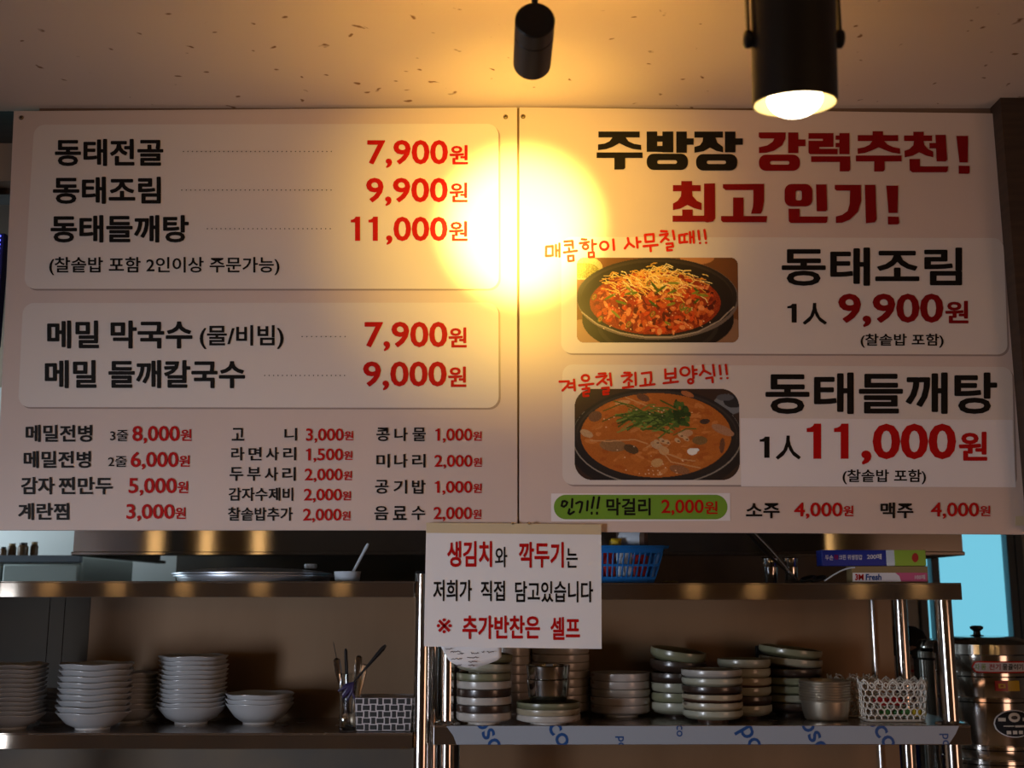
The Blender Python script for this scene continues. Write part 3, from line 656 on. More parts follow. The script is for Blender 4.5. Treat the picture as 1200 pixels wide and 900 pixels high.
def lamp2():
    Yl = 1.46; bot = P(931.5, 122, Yl); r = 49/scale_at(Yl, bot.z); tilt = R(6)
    up = Vector((0, -math.sin(tilt), math.cos(tilt))); H = .24
    root = thing('spot_lamp', 'large black cylinder spotlight with glowing bulb and side knobs above the right headline', 'spotlight', (bot.x, bot.y, ZC))
    q = Vector((0,0,1)).rotation_difference(up).to_matrix()
    build(MB().lathe([(r,.0),(r,H),(r-.01,H+.006),(0,H+.006)], bot, 56, M=q), 'housing', M['lampblack'], root)
    build(MB().lathe([(r,0),(r-.002,-.0008),(r-.003,0),(r-.006,.05),(r*.5,.10),(0,.10)], bot, 56, M=q), 'reflector', M['lampin'], root)
    br = r*.66; pr = [(br*math.cos(a), .008-br*.70*math.sin(a)) for a in [R(90-9*i) for i in range(11)]]
    pr = [(max(0, a), b_) for a, b_ in pr] + [(br*.5,.08),(0,.09)]
    build(MB().lathe(pr, bot, 40, M=q), 'bulb', M['bulb'], root)
    kz = .090
    for s_ in (-1, 1):
        kc = bot + q @ Vector((s_*(r+.001), 0, kz)); Mx = Matrix.Rotation(s_*PI/2, 3, 'Y')
        k = build(MB().lathe([(0,.0),(.0115,0),(.0125,.003),(.0125,.008),(.010,.010),(0,.011)], kc, 14, M=Mx), 'knob', M['lampblack'], root)
        a = kc + Vector((s_*.0045, 0, 0)); t = bot + up*(H+.06) + Vector((s_*(r+.004), 0, 0))
        m = MB().box(a.x-.0015, a.x+.0015, a.y-.009, a.y+.004, a.z, t.z)
        build(m, 'yoke_arm', M['lampblack'], root)
    zt = (bot+up*(H+.06)).z; yt = bot.y-.012
    build(MB().box(bot.x-r-.007, bot.x+r+.007, yt-.009, yt+.014, zt-.003, zt), 'yoke_bridge', M['lampblack'], root)
    build(MB().tube([(bot.x, yt, zt-.001), (bot.x, yt, ZC-.02)], .008, 14), 'stem', M['lampblack'], root)
    build(MB().lathe([(0,-.025),(.055,-.025),(.058,-.02),(.058,0),(0,0)], (bot.x, yt, ZC), 32), 'ceiling_canopy', M['lampblack'], root)
    n = bot - up*.045
    light('flood_beam', 'SPOT', n, 6, (1, .74, .42), n-up, spot=95, blend=.6, radius=.035)
lamp2()
# pendant globes of the dining room behind the camera (their reflections streak the shelf edges)
for i, (x, y, z) in enumerate(((-2.85,-.78,2.0),(-2.45,-.82,2.0),(-2.02,-.78,2.0),(-1.56,-.82,2.0),(-1.05,-.78,2.0),(1.12,-.8,2.0),(1.50,-.8,2.0),(2.15,-.8,2.0),(2.52,-.82,2.0))):
    rt = thing('pendant_lamp', ['leftmost','second','third','fourth','middle','sixth','seventh','eighth','rightmost'][i]+' from the left of nine warm globe pendants behind the camera' if i not in (0,4,8) else ['leftmost','middle','rightmost'][i//4]+' of nine warm globe pendants behind the camera', 'pendant lamp', (x, y, ZC), 'globe pendants in the dining room')
    build(MB().lathe([(0,-.055),(.03,-.046),(.05,-.022),(.055,0),(.05,.022),(.03,.046),(.014,.056),(0,.056)], (x, y, z), 20), 'globe', M['globe'], rt)
    build(MB().tube([(x, y, z+.05), (x, y, z+.10)], .016, 12), 'socket', M['lampblack'], rt)
    build(MB().tube([(x, y, z+.09), (x, y, ZC-.001)], .003, 6), 'cord', M['lampblack'], rt)

# ------------------------------------------------------------------ steel shelving units
YS0, YS1 = 3.20, 3.62
zTL, zTR = P(300,681,YS0).z, P(800,683,YS0).z
zLL, zLR = P(300,859,YS0).z, P(800,850,YS0).z
def eth(y0, y1): return P(600,y0,YS0).z - P(600,y1,YS0).z
def shelf_board(x0, x1, z, t, par, ends=True):
    m = MB().box(x0, x1, YS0, YS1, z-.004, z); m.box(x0, x1, YS0, YS0+.003, z-t, z-.004); m.box(x0, x1, YS1-.003, YS1, z-t, z-.004)
    m.box(x0, x0+.003, YS0+.003, YS1-.003, z-t, z-.004); m.box(x1-.003, x1, YS0+.003, YS1-.003, z-t, z-.004)
    o = build(m, 'shelf_board', [M['steel'], M['steelflat']], par, smooth=0, bevel=.0012)
    for p in o.data.polygons: p.material_index = 1 if abs(p.normal.z) > .8 else 0
    return o
def post(x, y, z1, par, r=.0225, fl=()):
    o = build(MB().tube([(x, y, .02), (x, y, z1)], r, 24), 'post', M['pipe'], par)
    build(MB().tube([(x, y, z1-.001), (x, y, z1+.006)], [r*1.05, r*.9], 24), 'post_cap', M['blackp'], o)
    build(MB().tube([(x, y, 0), (x, y, .03)], r*1.3, 16), 'foot', M['blackp'], o)
    for z in fl:
        build(MB().tube([(x, y, z+.0005), (x, y, z+.005), (x, y, z+.009)], [r*2.0, r*1.9, r*1.15], 24), 'flange', M['pipe'], o)
xLa, xLb = -1.95, P(485,690,YS0).x
U1 = thing('shelving_unit', 'left stainless steel shelving unit with round post, stacked with white bowls', 'shelving', ((xLa+xLb)/2, (YS0+YS1)/2, 0))
shelf_board(xLa, xLb, zTL, eth(681,700), U1); shelf_board(xLa, P(483,868,YS0).x, zLL, eth(859,878), U1); shelf_board(xLa, xLb, .86, .05, U1)
xo = P(103,760,YS1-.02).x
build(MB().box(xo, xLb, YS1-.02, YS1-.004, zLL-.05, zTL-.005), 'back_sheet', M['sheet'], U1, smooth=0)
for a_, b_ in ((xLa, P(57,760,YS1).x), (P(58,760,YS1).x, P(75,760,YS1).x), (P(76,760,YS1).x, xo-.002)):
    build(MB().box(a_, b_, YS1-.018, YS1-.004, zLL-.05, zTL-.005), 'olive_back_panel', M['olive'], U1, smooth=0)
build(MB().box(xLa, xLb, YS1-.02, YS1-.004, .87, zLL-.052), 'lower_shade_sheet', M['darksteel'], U1, smooth=0)  # dark sheet standing in for the shade of the open space below the shelf
xp = P(495,760,YS0+.03).x
post(xp, YS0+.03, P(495,672,YS0+.03).z, U1); post(xLa-.025, YS0+.03, zTL+.03, U1); post(xp, YS1+.03, zTL, U1); post(xLa-.025, YS1+.03, zTL, U1)
xRa, xRb = P(512,690,YS0).x, P(1127,690,YS0).x
xRb2 = P(1138,860,YS0).x; xRa2 = P(508,860,YS0).x
U2 = thing('shelving_unit', 'right stainless steel shelving unit with film on its lower edge, stacked with glazed crockery', 'shelving', ((xRa+xRb)/2, (YS0+YS1)/2, 0))
shelf_board(xRa, xRb, zTR, eth(683,703), U2); shelf_board(xRa2, xRb2, zLR, eth(850,873), U2); shelf_board(xRa, xRb, .86, .05, U2)
build(MB().box(P(540,800,YS1).x, P(1047,800,YS1).x, YS1-.02, YS1-.004, .87, zTR-.005), 'back_sheet', M['sheet'], U2, smooth=0)
build(MB().tube([(P(1022,760,YS1).x, YS1-.026, .9), (P(1022,760,YS1).x, YS1-.026, zTR-.01)], .006, 10), 'sheet_seam', M['pipe'], U2)
for px, yy, rr in ((525,YS0+.035,.0185),(1110.5,YS0+.035,.0215),(1058.5,YS1-.0,.0215),(545,YS1+.03,.0185)):
    post(P(px,780,yy).x, yy, (zTR-.006 if px != 545 else zTR-.01), U2, rr, fl=(zLR,) if yy < YS0+.1 else ())
# protective film on the edge, with its printed letters cut by the edge
fz1, fz0 = zLR-.001, zLR-eth(850,873)+.001; fY = YS0-.0014
FL = build(MB().flat([(523,851),(528,850.7),(1124,850.7),(1120,860),(1112,872),(535,872.5),(531,862)], fY), 'protective_film', M['film'], U2, smooth=None)
def film_text(s, px, py, size, ang):
    c = bpy.data.curves.new('p', 'FONT'); c.body = s; c.offset = .012; c.resolution_u = 3; c.align_x = 'CENTER'; c.align_y = 'CENTER'
    o = bpy.data.objects.new('p', c); C.objects.link(o); dg = bpy.context.evaluated_depsgraph_get(); dg.update()
    me = bpy.data.meshes.new_from_object(o.evaluated_get(dg)); bpy.data.objects.remove(o)
    k = size/scale_at(YS0, zLR); cpt = P(px, py, fY-.0008); ca, sa = math.cos(ang), math.sin(ang)
    off = Vector(U2.location)
    for v in me.vertices:
        x, y = v.co.x*k, v.co.y*k
        v.co = Vector((cpt.x + x*ca - y*sa, fY-.0008, cpt.z + x*sa + y*ca))
    bm = bmesh.new(); bm.from_mesh(me)
    for co, no in (((0,0,fz1),(0,0,1)), ((0,0,fz0),(0,0,-1))):
        bmesh.ops.bisect_plane(bm, geom=bm.verts[:]+bm.edges[:]+bm.faces[:], plane_co=co, plane_no=no, clear_outer=True)
    bmesh.ops.translate(bm, vec=-off, verts=bm.verts); bm.to_mesh(me); bm.free()
    me.materials.clear(); me.materials.append(M['navy']); n = bpy.data.objects.new('film_lettering', me); C.objects.link(n); n.parent = FL
for s, px, py, sz, an in (('posco',574,858,31,R(-62)), ('posco',645,840,31,R(-58)), ('posco',729,880,14,R(-90)), ('posco',797,846,14,R(-90)),
                          ('posco',893,884,31,R(-62)), ('posco',956,861,31,R(-62)), ('posco',1026,843,31,R(-58)), ('posco',1110,878,15,R(-90))):
    film_text(s, px, py, sz, an)
# small black wall clip behind the crockery
o = build(MB().box(P(887,764,3.57).x, P(906,764,3.57).x, 3.588, YS1-.021, P(890,771,3.57).z, P(890,757,3.57).z), 'wall_clip', M['blackp'], U2, bevel=.004)

# ------------------------------------------------------------------ crockery
ORD = ['bottom', 'second', 'third', 'fourth', 'fifth', 'sixth', 'seventh', 'eighth', 'ninth', 'tenth', 'eleventh', 'twelfth', 'thirteenth']
def prof(kind, Rr, h):
    if kind == 'coupe':
        return [(0,.004),(.40*Rr,.004),(.41*Rr,0),(.46*Rr,0),(.46*Rr,.006),(.54*Rr,.009),(.72*Rr,.36*h),(.87*Rr,.68*h),(Rr,h-.0012),(Rr,h),(Rr-.0022,h+.0010),(.855*Rr,.68*h+.0016),(.70*Rr,.36*h+.0025),(.5*Rr,.0095),(0,.0085)]
    if kind == 'straight':
        return [(0,.003),(.5*Rr,.003),(.51*Rr,0),(.57*Rr,0),(.57*Rr,.005),(.80*Rr,.008),(.895*Rr,.32*h),(.985*Rr,.42*h),(Rr,.6*h),(Rr,h-.001),(Rr-.0016,h+.0008),(Rr-.004,h-.001),(Rr-.004,.55*h),(.90*Rr,.30*h),(.7*Rr,.011),(0,.010)]
    if kind == 'flare':
        return [(0,.003),(.42*Rr,.003),(.43*Rr,0),(.5*Rr,0),(.5*Rr,.006),(.72*Rr,.009),(.87*Rr,.32*h),(.98*Rr,.55*h),(Rr,.75*h),(Rr-.001,h),(Rr-.003,h+.0005),(Rr-.005,h-.002),(.95*Rr,.6*h),(.84*Rr,.3*h+.006),(.6*Rr,.015),(0,.014)]
    if kind == 'cup':
        return [(0,0),(.74*Rr,0),(.82*Rr,.004),(.87*Rr,.25*h),(.95*Rr,h-.006),(Rr,h-.005),(Rr+.0008,h-.002),(Rr,h),(.97*Rr,h+.0005),(.948*Rr,h-.004),(.868*Rr,.25*h),(.8*Rr,.003),(0,.002)]
    if kind == 'steelbowl':
        return [(0,0),(.70*Rr,0),(.80*Rr,.003),(.865*Rr,.012),(.91*Rr,.3*h),(.99*Rr,h-.003),(Rr+.0012,h-.001),(Rr,h),(.985*Rr,h-.001),(.895*Rr,.3*h),(.85*Rr,.013),(.7*Rr,.005),(0,.004)]
FOOT = {'coupe': .46, 'straight': .57, 'flare': .5, 'cup': .78, 'steelbowl': .85}
def stack(name, adj, where, group, px, wpx, ytop, ybase, n, kind, mats, zs, hpx=None, wave=0, tilt=None, seed=0, cat='bowl', foot=None, jit=.0015, footmat=None, dY=0):
    Rr = wpx/2/scale_at(3.3, zs); rb = FOOT[kind]*Rr
    Yc = min(Y_on(ybase, zs) + rb + dY, YS1-.03-Rr*1.05); k = scale_at(Yc, zs); Rr = wpx/2/k
    X = X_at(px, Yc, zs)
    ztop = P(px, ytop, Yc).z - (.0 if ytop > 700 else 0)
    h = (hpx/k) if hpx else min(.05, Rr*.5)
    if kind in ('straight', 'flare') and n > 1: h = (ztop-zs)*1.52/(n-1+1.52)
    pitch = (ztop - zs - h)/(n-1) if n > 1 else 0
    if n == 1 and not hpx: h = ztop-zs
    r = rng(seed)
    for i in range(n):
        ph = seed*1.7 + r.uniform(-.25, .25); x = X + r.uniform(-jit, jit); y = Yc + r.uniform(-jit, jit)
        rf = 1 if kind == 'cup' else 1 + r.uniform(-.008, .008)
        def wv(rr, z, t, ph=ph, Rr=Rr, h=h):
            f = max(0, (rr/Rr-.55)/.45)
            return rr*(1+.012*wave*f*math.sin(4*t+ph*.3)), z + wave*.0016*f*f*math.sin(5*t+ph) * (1 if z > h*.3 else 0)
        m = MB().lathe([(a*rf, b_) for a, b_ in prof(kind, Rr, h)], (0,0,0), 48, wave=wv if wave else None)
        mt = mats[i % len(mats)] if isinstance(mats, list) else mats
        pos = (ORD[i] + ' from the bottom' if i else 'bottom one') if i < n-1 else ('topmost' if n > 1 else 'single')
        if n == 1: lab = f'{adj[i] if isinstance(adj, list) else adj} {where}'
        else: lab = f'{adj[i] if isinstance(adj, list) else adj}, {pos} of {where}'
        o = build(m, name, mt, None); o.location = (x, y, zs + pitch*i + (.0004 if i == 0 else 0))
        if tilt and i in tilt:
            o.rotation_euler = tuple(R(a) for a in tilt[i][:2]) + (0,)
            o.location.z += tilt[i][2] if len(tilt[i]) > 2 else 0
        tag(o, lab, cat, group)
        if i == 0 and kind in ('coupe', 'flare', 'straight'):
            f_ = FOOT[kind]*Rr
            fm = MB().lathe([(f_-.001,.0002),(f_+.0008,.0002),(f_+.0012,.005),(f_,.007)], (0,0,0), 40)
            q = build(fm, 'foot_ring', footmat or M['rimw'], None); q.parent = o
    return X, Yc, zs + pitch*(n-1) + h, k
gW = 'white wavy bowls on the left lower shelf'
wb_ = 'grey-white wavy-rimmed bowl'
stack('bowl', wb_, 'the stack cut by the left edge', gW, 12, 74, 778, 856, 12, 'coupe', M['stone'], zLL, 17, 1.5, seed=1)
stack('bowl', wb_, 'the small stack second from left', gW, 62, 62, 809, 852, 6, 'coupe', M['stone'], zLL, 15, 1.5, seed=2, dY=.075)
stack('bowl', wb_, 'the front stack of nine bowls', gW, 108.5, 84, 777, 857, 9, 'coupe', M['stone'], zLL, 21, 1, seed=3)
stack('bowl', wb_, 'the dim stack between tall stacks', gW, 152, 64, 788, 849, 8, 'coupe', M['stone'], zLL, 17, 1, seed=4, dY=.015)
stack('bowl', wb_, 'the tallest stack of twelve', gW, 223.5, 81, 768, 850, 12, 'coupe', M['stone'], zLL, 21, 1, seed=5)
stack('bowl', wb_, 'the low stack near the cutlery', gW, 303, 80, 812, 850, 3, 'coupe', M['stone'], zLL, 24, .8, seed=6)

gG = 'glazed crockery on the right lower shelf'
W_, K_, B_, G_, CE, T1, T2, SW, GY, GM = (GZ[k] for k in ('white','mark','brown','green','celadon','two','two2','swirl','grey','greym'))
nm = {id(W_): 'off-white glazed dish', id(K_): 'white brown-stroked dish', id(B_): 'dark brown glazed dish', id(G_): 'moss green glazed dish', id(CE): 'pale celadon glazed dish',
      id(T1): 'dark brown dish with pale rim', id(T2): 'red-brown dish with tan rim', id(SW): 'tan dish with dark swirls', id(GY): 'grey glazed dish', id(GM): 'grey-white brown-marked dish'}
def gstack(where, px, wpx, ytop, ybase, seq, kind='straight', hpx=14, **kw):
    kw.setdefault('jit', .0006)
    return stack('dish', [nm[id(q)] for q in seq], where, gG, px, wpx, ytop, ybase, len(seq), kind, seq, zLR, hpx, cat='dish', **kw)
gstack('the stack under the slip', 567, 65, 770, 850, [W_, B_, W_, B_, K_, G_, CE, G_], hpx=17, seed=11, tilt={7: (0,7,.015), 6: (0,4,.007)}, footmat=W_)
gstack('the stack behind the notice middle', 597, 52, 758, 838, [W_, W_, K_, W_, W_, K_, W_], hpx=14, seed=12)
gstack('the stack behind the steel bowls', 657, 68, 757, 838, [W_, W_, W_, K_, K_, W_, W_, W_], hpx=14, seed=13)
X_, Y_, z_, k_ = gstack('the pile under the steel bowls', 642.5, 75, 822, 850, [K_, SW, G_], hpx=19, seed=14, footmat=W_, tilt=None)
Rr = 51/2/k_
for i in range(2):
    h = 28/k_; o = build(MB().lathe(prof('steelbowl', Rr*(1+.02*i), h), (0,0,0), 56), 'steel_bowl', M['polished'], None)
    o.location = (X_, Y_, z_-.004 + i*.036)
    tag(o, ['shiny steel rice bowl standing directly on the green dish pile', 'upper shiny steel rice bowl, nested on top of the other steel bowl'][i], 'bowl', 'steel bowls on the dish pile')
gstack('the pale stack right of the notice', 727.5, 70, 788, 841, [GM, GM, GY, GM, GM], hpx=15, seed=15)
gstack('the left leaning stack', 795, 66, 765, 841, [CE, G_, T1, B_, B_, G_], hpx=17, seed=16, kind='flare', tilt={5: (4,7,.009), 4: (1,4,.005)}, footmat=B_)
gstack('the front banded stack', 835.5, 71, 784, 847.5, [CE, SW, T2, B_, CE, GY], kind='flare', hpx=16, seed=17, footmat=T2)
gstack('the middle dark stack', 874, 62, 772, 843, [CE, B_, T1, T2, CE, T1], kind='flare', hpx=16, seed=18, footmat=T2)
gstack('the stack behind the cups', 928, 74, 763, 841, [B_, T1, G_, G_, B_, T1, G_], kind='flare', hpx=16, seed=19, dY=.045, tilt={6: (2,6,.010), 5: (1,5,.006)}, footmat=B_)
stack('metal_cup', 'brassy aluminium cup', 'the nested cups', 'nested aluminium cups', 968.5, 60, 797, 846, 8, 'cup', M['alum'], zLR, 24, seed=20, cat='cup', jit=.0004)

# ------------------------------------------------------------------ things on the lower left shelf
gx = 408.5; Yg = Y_on(857, zLL)+.028; kg = scale_at(Yg, zLL); xg = X_at(gx, Yg, zLL); gr = 11.5/kg; gh = 64/kg
G = build(MB().lathe([(0,.001),(gr*.94,.001),(gr,.004),(gr,gh),(gr-.0012,gh+.0006),(gr-.0024,gh),(gr-.0024,.010),(gr*.8,.008),(0,.008)], (0,0,0), 32), 'cutlery_glass', M['glass'], None)
G.location = (xg, Yg, zLL+.0003); tag(G, 'straight clear glass holding cutlery and a whisk, beside the woven basket', 'glass')
def P2(px, py, dy=0): return P(px, py, Yg+dy)
def spoon(label, p0, p1, dy0, dy1, name, m, flatw=.008):
    a, c = P2(*p0, dy0), P2(*p1, dy1); rt = thing(name, label, 'utensil', a)
    build(MB().tube([a, a.lerp(c,.55), a.lerp(c,.8), a.lerp(c,.97), c], [.003,.0042,flatw*.55,flatw*.5,flatw*.2], 10), 'handle', m, rt)
    q = (c-a).normalized(); build(MB().lathe([(0,-.018),(.010,-.012),(.013,0),(.010,.012),(.003,.018)], a+q*.004, 14, M=Matrix.Diagonal((1,.35,1))), 'bowl_end', m, rt)
spoon('steel spoon leaning left in the glass, broad patterned handle', (405,843), (394,771), 0, -.004, 'spoon', M['polished'], .019)
spoon('steel spoon with broad handle upright in the middle of the glass', (411,843), (421,768), .004, .004, 'spoon', M['polished'], .019)
spoon('pale green-handled spoon leaning right in the glass', (415,844), (428,778), -.006, .010, 'spoon', M['alum'], .015)
spoon('thin dark skewer-like stick leaning left above the glass', (409,842), (390.5,752), .006, .0, 'skewer', M['lampblack'], .002)
spoon('slim black stick upright in the glass', (409,850), (405,760), .008, .008, 'stirrer', M['blackp'], .009)
a, c = P2(414,800,-.030), P2(452,756,-.030)
bs = thing('slotted_spoon', 'long black plastic slotted spoon hung head down over the glass', 'utensil', a)
build(MB().tube([a, a.lerp(c,.4), a.lerp(c,.9), c], [.0028,.0035,.0065,.003], 10), 'handle', M['blackp'], bs)
m = MB(); r = rng(4)
for i in range(9):
    t = i/8; e = a + Vector((-.030+.020*t, 0, -.018-.030*t)); m.tube([a, a.lerp(e,.5)+Vector((.004*(i-4)/4, -.004, .003)), e + Vector((.02*math.sin(i*2), 0, .004*math.cos(i*3)))], [.003,.0042,.0032], 8)
build(m, 'head', M['purple'], bs)
# woven basket
bx0, bx1 = 416, 485; Yb_ = Y_on(857.5, zLL); kb = scale_at(Yb_, zLL)
X0, X1 = X_at(418, Yb_, zLL), X_at(480.5, Yb_, zLL); hb = 37/kb; db = .13; n0 = zLL+.0032
WB = thing('woven_basket', 'small black basket woven of straps with white outlines, right of the cutlery glass', 'basket', ((X0+X1)/2, Yb_+db/2, zLL))
fl_ = .006
m = MB(); t_ = .002
def wallq(ax, ay, bx, by, z0, z1, f0, f1):
    cx, cy = (X0+X1)/2, Yb_+db/2
    g = lambda x, y, s_: (x+(x-cx)*s_, y+(y-cy)*s_)
    a0, b0, a1, b1 = g(ax,ay,f0), g(bx,by,f0), g(ax,ay,f1), g(bx,by,f1)
    return [(a0[0],a0[1],z0),(b0[0],b0[1],z0),(b1[0],b1[1],z1),(a1[0],a1[1],z1)]
cs4 = [(X0,Yb_),(X1,Yb_),(X1,Yb_+db),(X0,Yb_+db)]
for i in range(4):
    p, q = cs4[i], cs4[(i+1)%4]; m.add(wallq(*p, *q, n0, n0+hb, 0, .07), [(0,1,2,3)])
m.add([(X0,Yb_,n0),(X1,Yb_,n0),(X1,Yb_+db,n0),(X0,Yb_+db,n0)], [(0,3,2,1)])
o = build(m, 'basket_lining', M['weavew'], WB, smooth=0); sm = o.modifiers.new('solid', 'SOLIDIFY'); sm.thickness = .002; sm.offset = 0
def strap_mesh(wd, ht):
    m = MB(); w2, h2 = wd/2, ht/2
    m.add([(-w2,0,-h2),(w2,0,-h2),(w2,0,h2),(-w2,0,h2),(-w2*.8,-.0018,-h2*.8),(w2*.8,-.0018,-h2*.8),(w2*.8,-.0018,h2*.8),(-w2*.8,-.0018,h2*.8)],
          [(4,5,6,7),(0,1,5,4),(1,2,6,5),(2,3,7,6),(3,0,4,7)])
    me = bpy.data.meshes.new('strap'); me.from_pydata(m.v, [], m.f); me.materials.append(M['strap']); return me
NR = 5; rowh = hb/NR; NC = 8; colw = (X1-X0)*1.0/NC
wide, tall = strap_mesh(colw*1.05, rowh*.72), strap_mesh(colw*.62, rowh*.98)
for side in range(4):
    p, q = cs4[side], cs4[(side+1)%4]; ln = math.dist(p, q); nc = max(3, round(ln/colw)); ang = math.atan2(q[1]-p[1], q[0]-p[0])
    for rI in range(NR):
        f = .07*(rI+.5)/NR; z = n0 + rowh*(rI+.5)
        for cI in range(nc):
            t = (cI+.5)/nc; x = p[0]+(q[0]-p[0])*t; y = p[1]+(q[1]-p[1])*t
            x += (x-(X0+X1)/2)*f; y += (y-(Yb_+db/2))*f
            nx, ny = math.sin(ang), -math.cos(ang)
            s_ = bpy.data.objects.new('strap', wide if (rI+cI) % 2 == 0 else tall); C.objects.link(s_); s_.parent = WB
            s_.location = Vector((x+nx*.0013, y+ny*.0013, z)) - Vector(WB.location); s_.rotation_euler = (0, 0, ang)

# ------------------------------------------------------------------ top left shelf
Yt = YS0+.20; kt = scale_at(Yt, zTL)
for i, (lab, y1, wd, px) in enumerate((('lower of two large round steel trays on the left top shelf', 674, 184, 298), ('upper large round steel tray, turned over, on the left top shelf', 663.5, 186, 297))):
    Rr = wd/2/kt; x = X_at(px, Yt, zTL); z = zTL+.0005+ (0 if i == 0 else .017)
    if i == 0: pr = [(0,0),(Rr*.93,0),(Rr*.95,.004),(Rr*.96,.013),(Rr,.014),(Rr,.018),(Rr*.955,.018),(Rr*.93,.006),(0,.004)]
    else: pr = [(0,.020),(Rr*.3,.0195),(Rr*.6,.016),(Rr*.85,.010),(Rr*.95,.006),(Rr,.004),(Rr*1.0,.0005),(Rr*.99,.002),(Rr*.9,.0065),(Rr*.6,.013),(0,.017)]
    o = build(MB().lathe(pr, (0,0,0), 72), 'round_tray', M['tray'], None); o.location = (x, Yt, z + (.003 if i else 0)); tag(o, lab, 'tray')
x = X_at(363.5, Yt-.02, zTL); o = build(MB().lathe([(0,0),(.017,0),(.0185,.004),(.0185,.011),(.017,.013),(0,.013)], (0,0,0), 28), 'small_cap', M['palew'], None)
o.location = (x, Yt-.02, zTL+.0385); tag(o, 'small pale round plastic cap lying on the large steel trays', 'cap')
Yc_ = YS0+.08; kc = scale_at(Yc_, zTL); x = X_at(407, Yc_, zTL); rr = 15.5/kc; hh = P(407,670,Yc_).z - zTL
o = build(MB().lathe([(0,0),(rr*.88,0),(rr*.94,.003),(rr,hh-.002),(rr+.001,hh),(rr-.002,hh),(rr*.9,.006),(0,.005)], (0,0,0), 32), 'white_cup', M['palew'], None)
o.location = (x, Yc_, zTL+.0005); tag(o, 'short pale plastic cup right of the steel trays on the top shelf', 'cup')
a, c = Vector((x+.008, Yc_, zTL+.012)), P(431.5,637,Yc_)
rt = thing('white_spoon', 'white plastic spoon standing tilted in the short pale cup', 'spoon', a)
build(MB().tube([a, a.lerp(c,.9), c], [.0035,.0048,.003], 10), 'handle', M['palew'], rt); build(MB().lathe([(0,-.004),(.009,-.001),(.010,.002),(0,.003)], a, 16), 'bowl_end', M['palew'], rt)

# ------------------------------------------------------------------ top right shelf
Ybk = YS0+.05; kb = scale_at(Ybk, zTR); X0b, X1b = X_at(640, Ybk, zTR), X_at(766, Ybk, zTR); hb = P(700,640,Ybk).z - zTR; db = .2; fo = .055
BB = thing('blue_basket', 'blue slotted plastic basket partly behind the notice on the top shelf', 'basket', ((X0b+X1b)/2, Ybk+db/2, zTR))
def lerp_pt(x, y, t):
    cx, cy = (X0b+X1b)/2, Ybk+db/2; return (x + (1 if x > cx else -1)*.030*t, y + (1 if y > cy else -1)*.012*t)
def ring(m, t0, t1, th, out=0):
    for i in range(4):
        cc = [(X0b,Ybk),(X1b,Ybk),(X1b,Ybk+db),(X0b,Ybk+db)]; p, q = cc[i], cc[(i+1)%4]
        p0, q0, p1, q1 = lerp_pt(*p,t0), lerp_pt(*q,t0), lerp_pt(*p,t1), lerp_pt(*q,t1)
        nx, ny = [(0,-1),(1,0),(0,1),(-1,0)][i]; s_ = th
        V = [(p0[0],p0[1],zTR+.001+hb*t0),(q0[0],q0[1],zTR+.001+hb*t0),(q1[0],q1[1],zTR+.001+hb*t1),(p1[0],p1[1],zTR+.001+hb*t1)]
        m.add(V + [(a+nx*s_, b_+ny*s_, c) for a, b_, c in V], [(0,1,2,3),(7,6,5,4),(0,4,5,1),(1,5,6,2),(2,6,7,3),(3,7,4,0)])
m = MB(); ring(m, 0, .16, .002); ring(m, .44, .50, .002); ring(m, .80, 1.0, .002); m.box(X0b, X1b, Ybk, Ybk+db, zTR+.0005, zTR+.003)
build(m, 'basket_body', M['blue'], BB, smooth=20)
m = MB(); ring(m, .93, 1.0, .014); build(m, 'rim', M['blue'], BB, smooth=20)
m = MB()
for side in range(4):
    cc = [(X0b,Ybk),(X1b,Ybk),(X1b,Ybk+db),(X0b,Ybk+db)]; p, q = cc[side], cc[(side+1)%4]; n = int(math.dist(p,q)/.0125)
    nx, ny = [(0,-1),(1,0),(0,1),(-1,0)][side]
    for i in range(n+1):
        t = i/n; x, y = p[0]+(q[0]-p[0])*t, p[1]+(q[1]-p[1])*t
        a, c = lerp_pt(x, y, .14) if 0 < i < n else lerp_pt(x,y,.14), lerp_pt(x, y, .82)
        sh = .03*(t-.5)*2
        m.tube([(a[0] if side % 2 else x+sh*.14, a[1]+ny*.001, zTR+hb*.14), (c[0] if side % 2 else x+sh*.82, c[1]+ny*.001, zTR+hb*.82)], .0026, 6)
build(m, 'slat_bars', M['blue'], BB, smooth=30)['kind'] = 'stuff'
def packet(name, label, px0, px1, y0, y1, dy, m_, seed, cat='packet'):
    Yk_ = Ybk+dy; r = rng(seed); m = MB(); a, c = P(px0, y1, Yk_), P(px1, y0, Yk_); n = 6; vs = []
    for s_ in (0, 1):
        for j in range(n+1):
            for i in range(n+1):
                u, v = i/n, j/n; bulge = .016*math.sin(PI*u)*math.sin(PI*v)+r.uniform(0,.003)
                vs.append((a.x+(c.x-a.x)*u+r.uniform(-.001,.001), Yk_+(-bulge if s_ == 0 else bulge), a.z+(c.z-a.z)*v))
    fs = []
    for s_ in (0, 1):
        o_ = s_*(n+1)**2
        for j in range(n):
            for i in range(n): q = [o_+j*(n+1)+i, o_+j*(n+1)+i+1, o_+(j+1)*(n+1)+i+1, o_+(j+1)*(n+1)+i]; fs.append(q if s_ == 0 else q[::-1])
    m.add(vs, fs); o = build(m, name, m_, None, smooth=50); rebase(o, ((a.x+c.x)/2, Yk_, min(a.z, c.z))); tag(o, label, cat); return o
packet('snack_packet', 'crumpled silver packet at the left in the blue basket', 700, 722, 622, 672, .05, M['polished'], 1)
packet('snack_packet', 'red wrapped packet low in the blue basket, left of the pale ones', 700, 720, 648, 676, .025, M['redp'], 2)
packet('snack_packet', 'pale packet behind the slots in the middle of the blue basket', 722, 740, 645, 676, .03, M['palew'], 3)
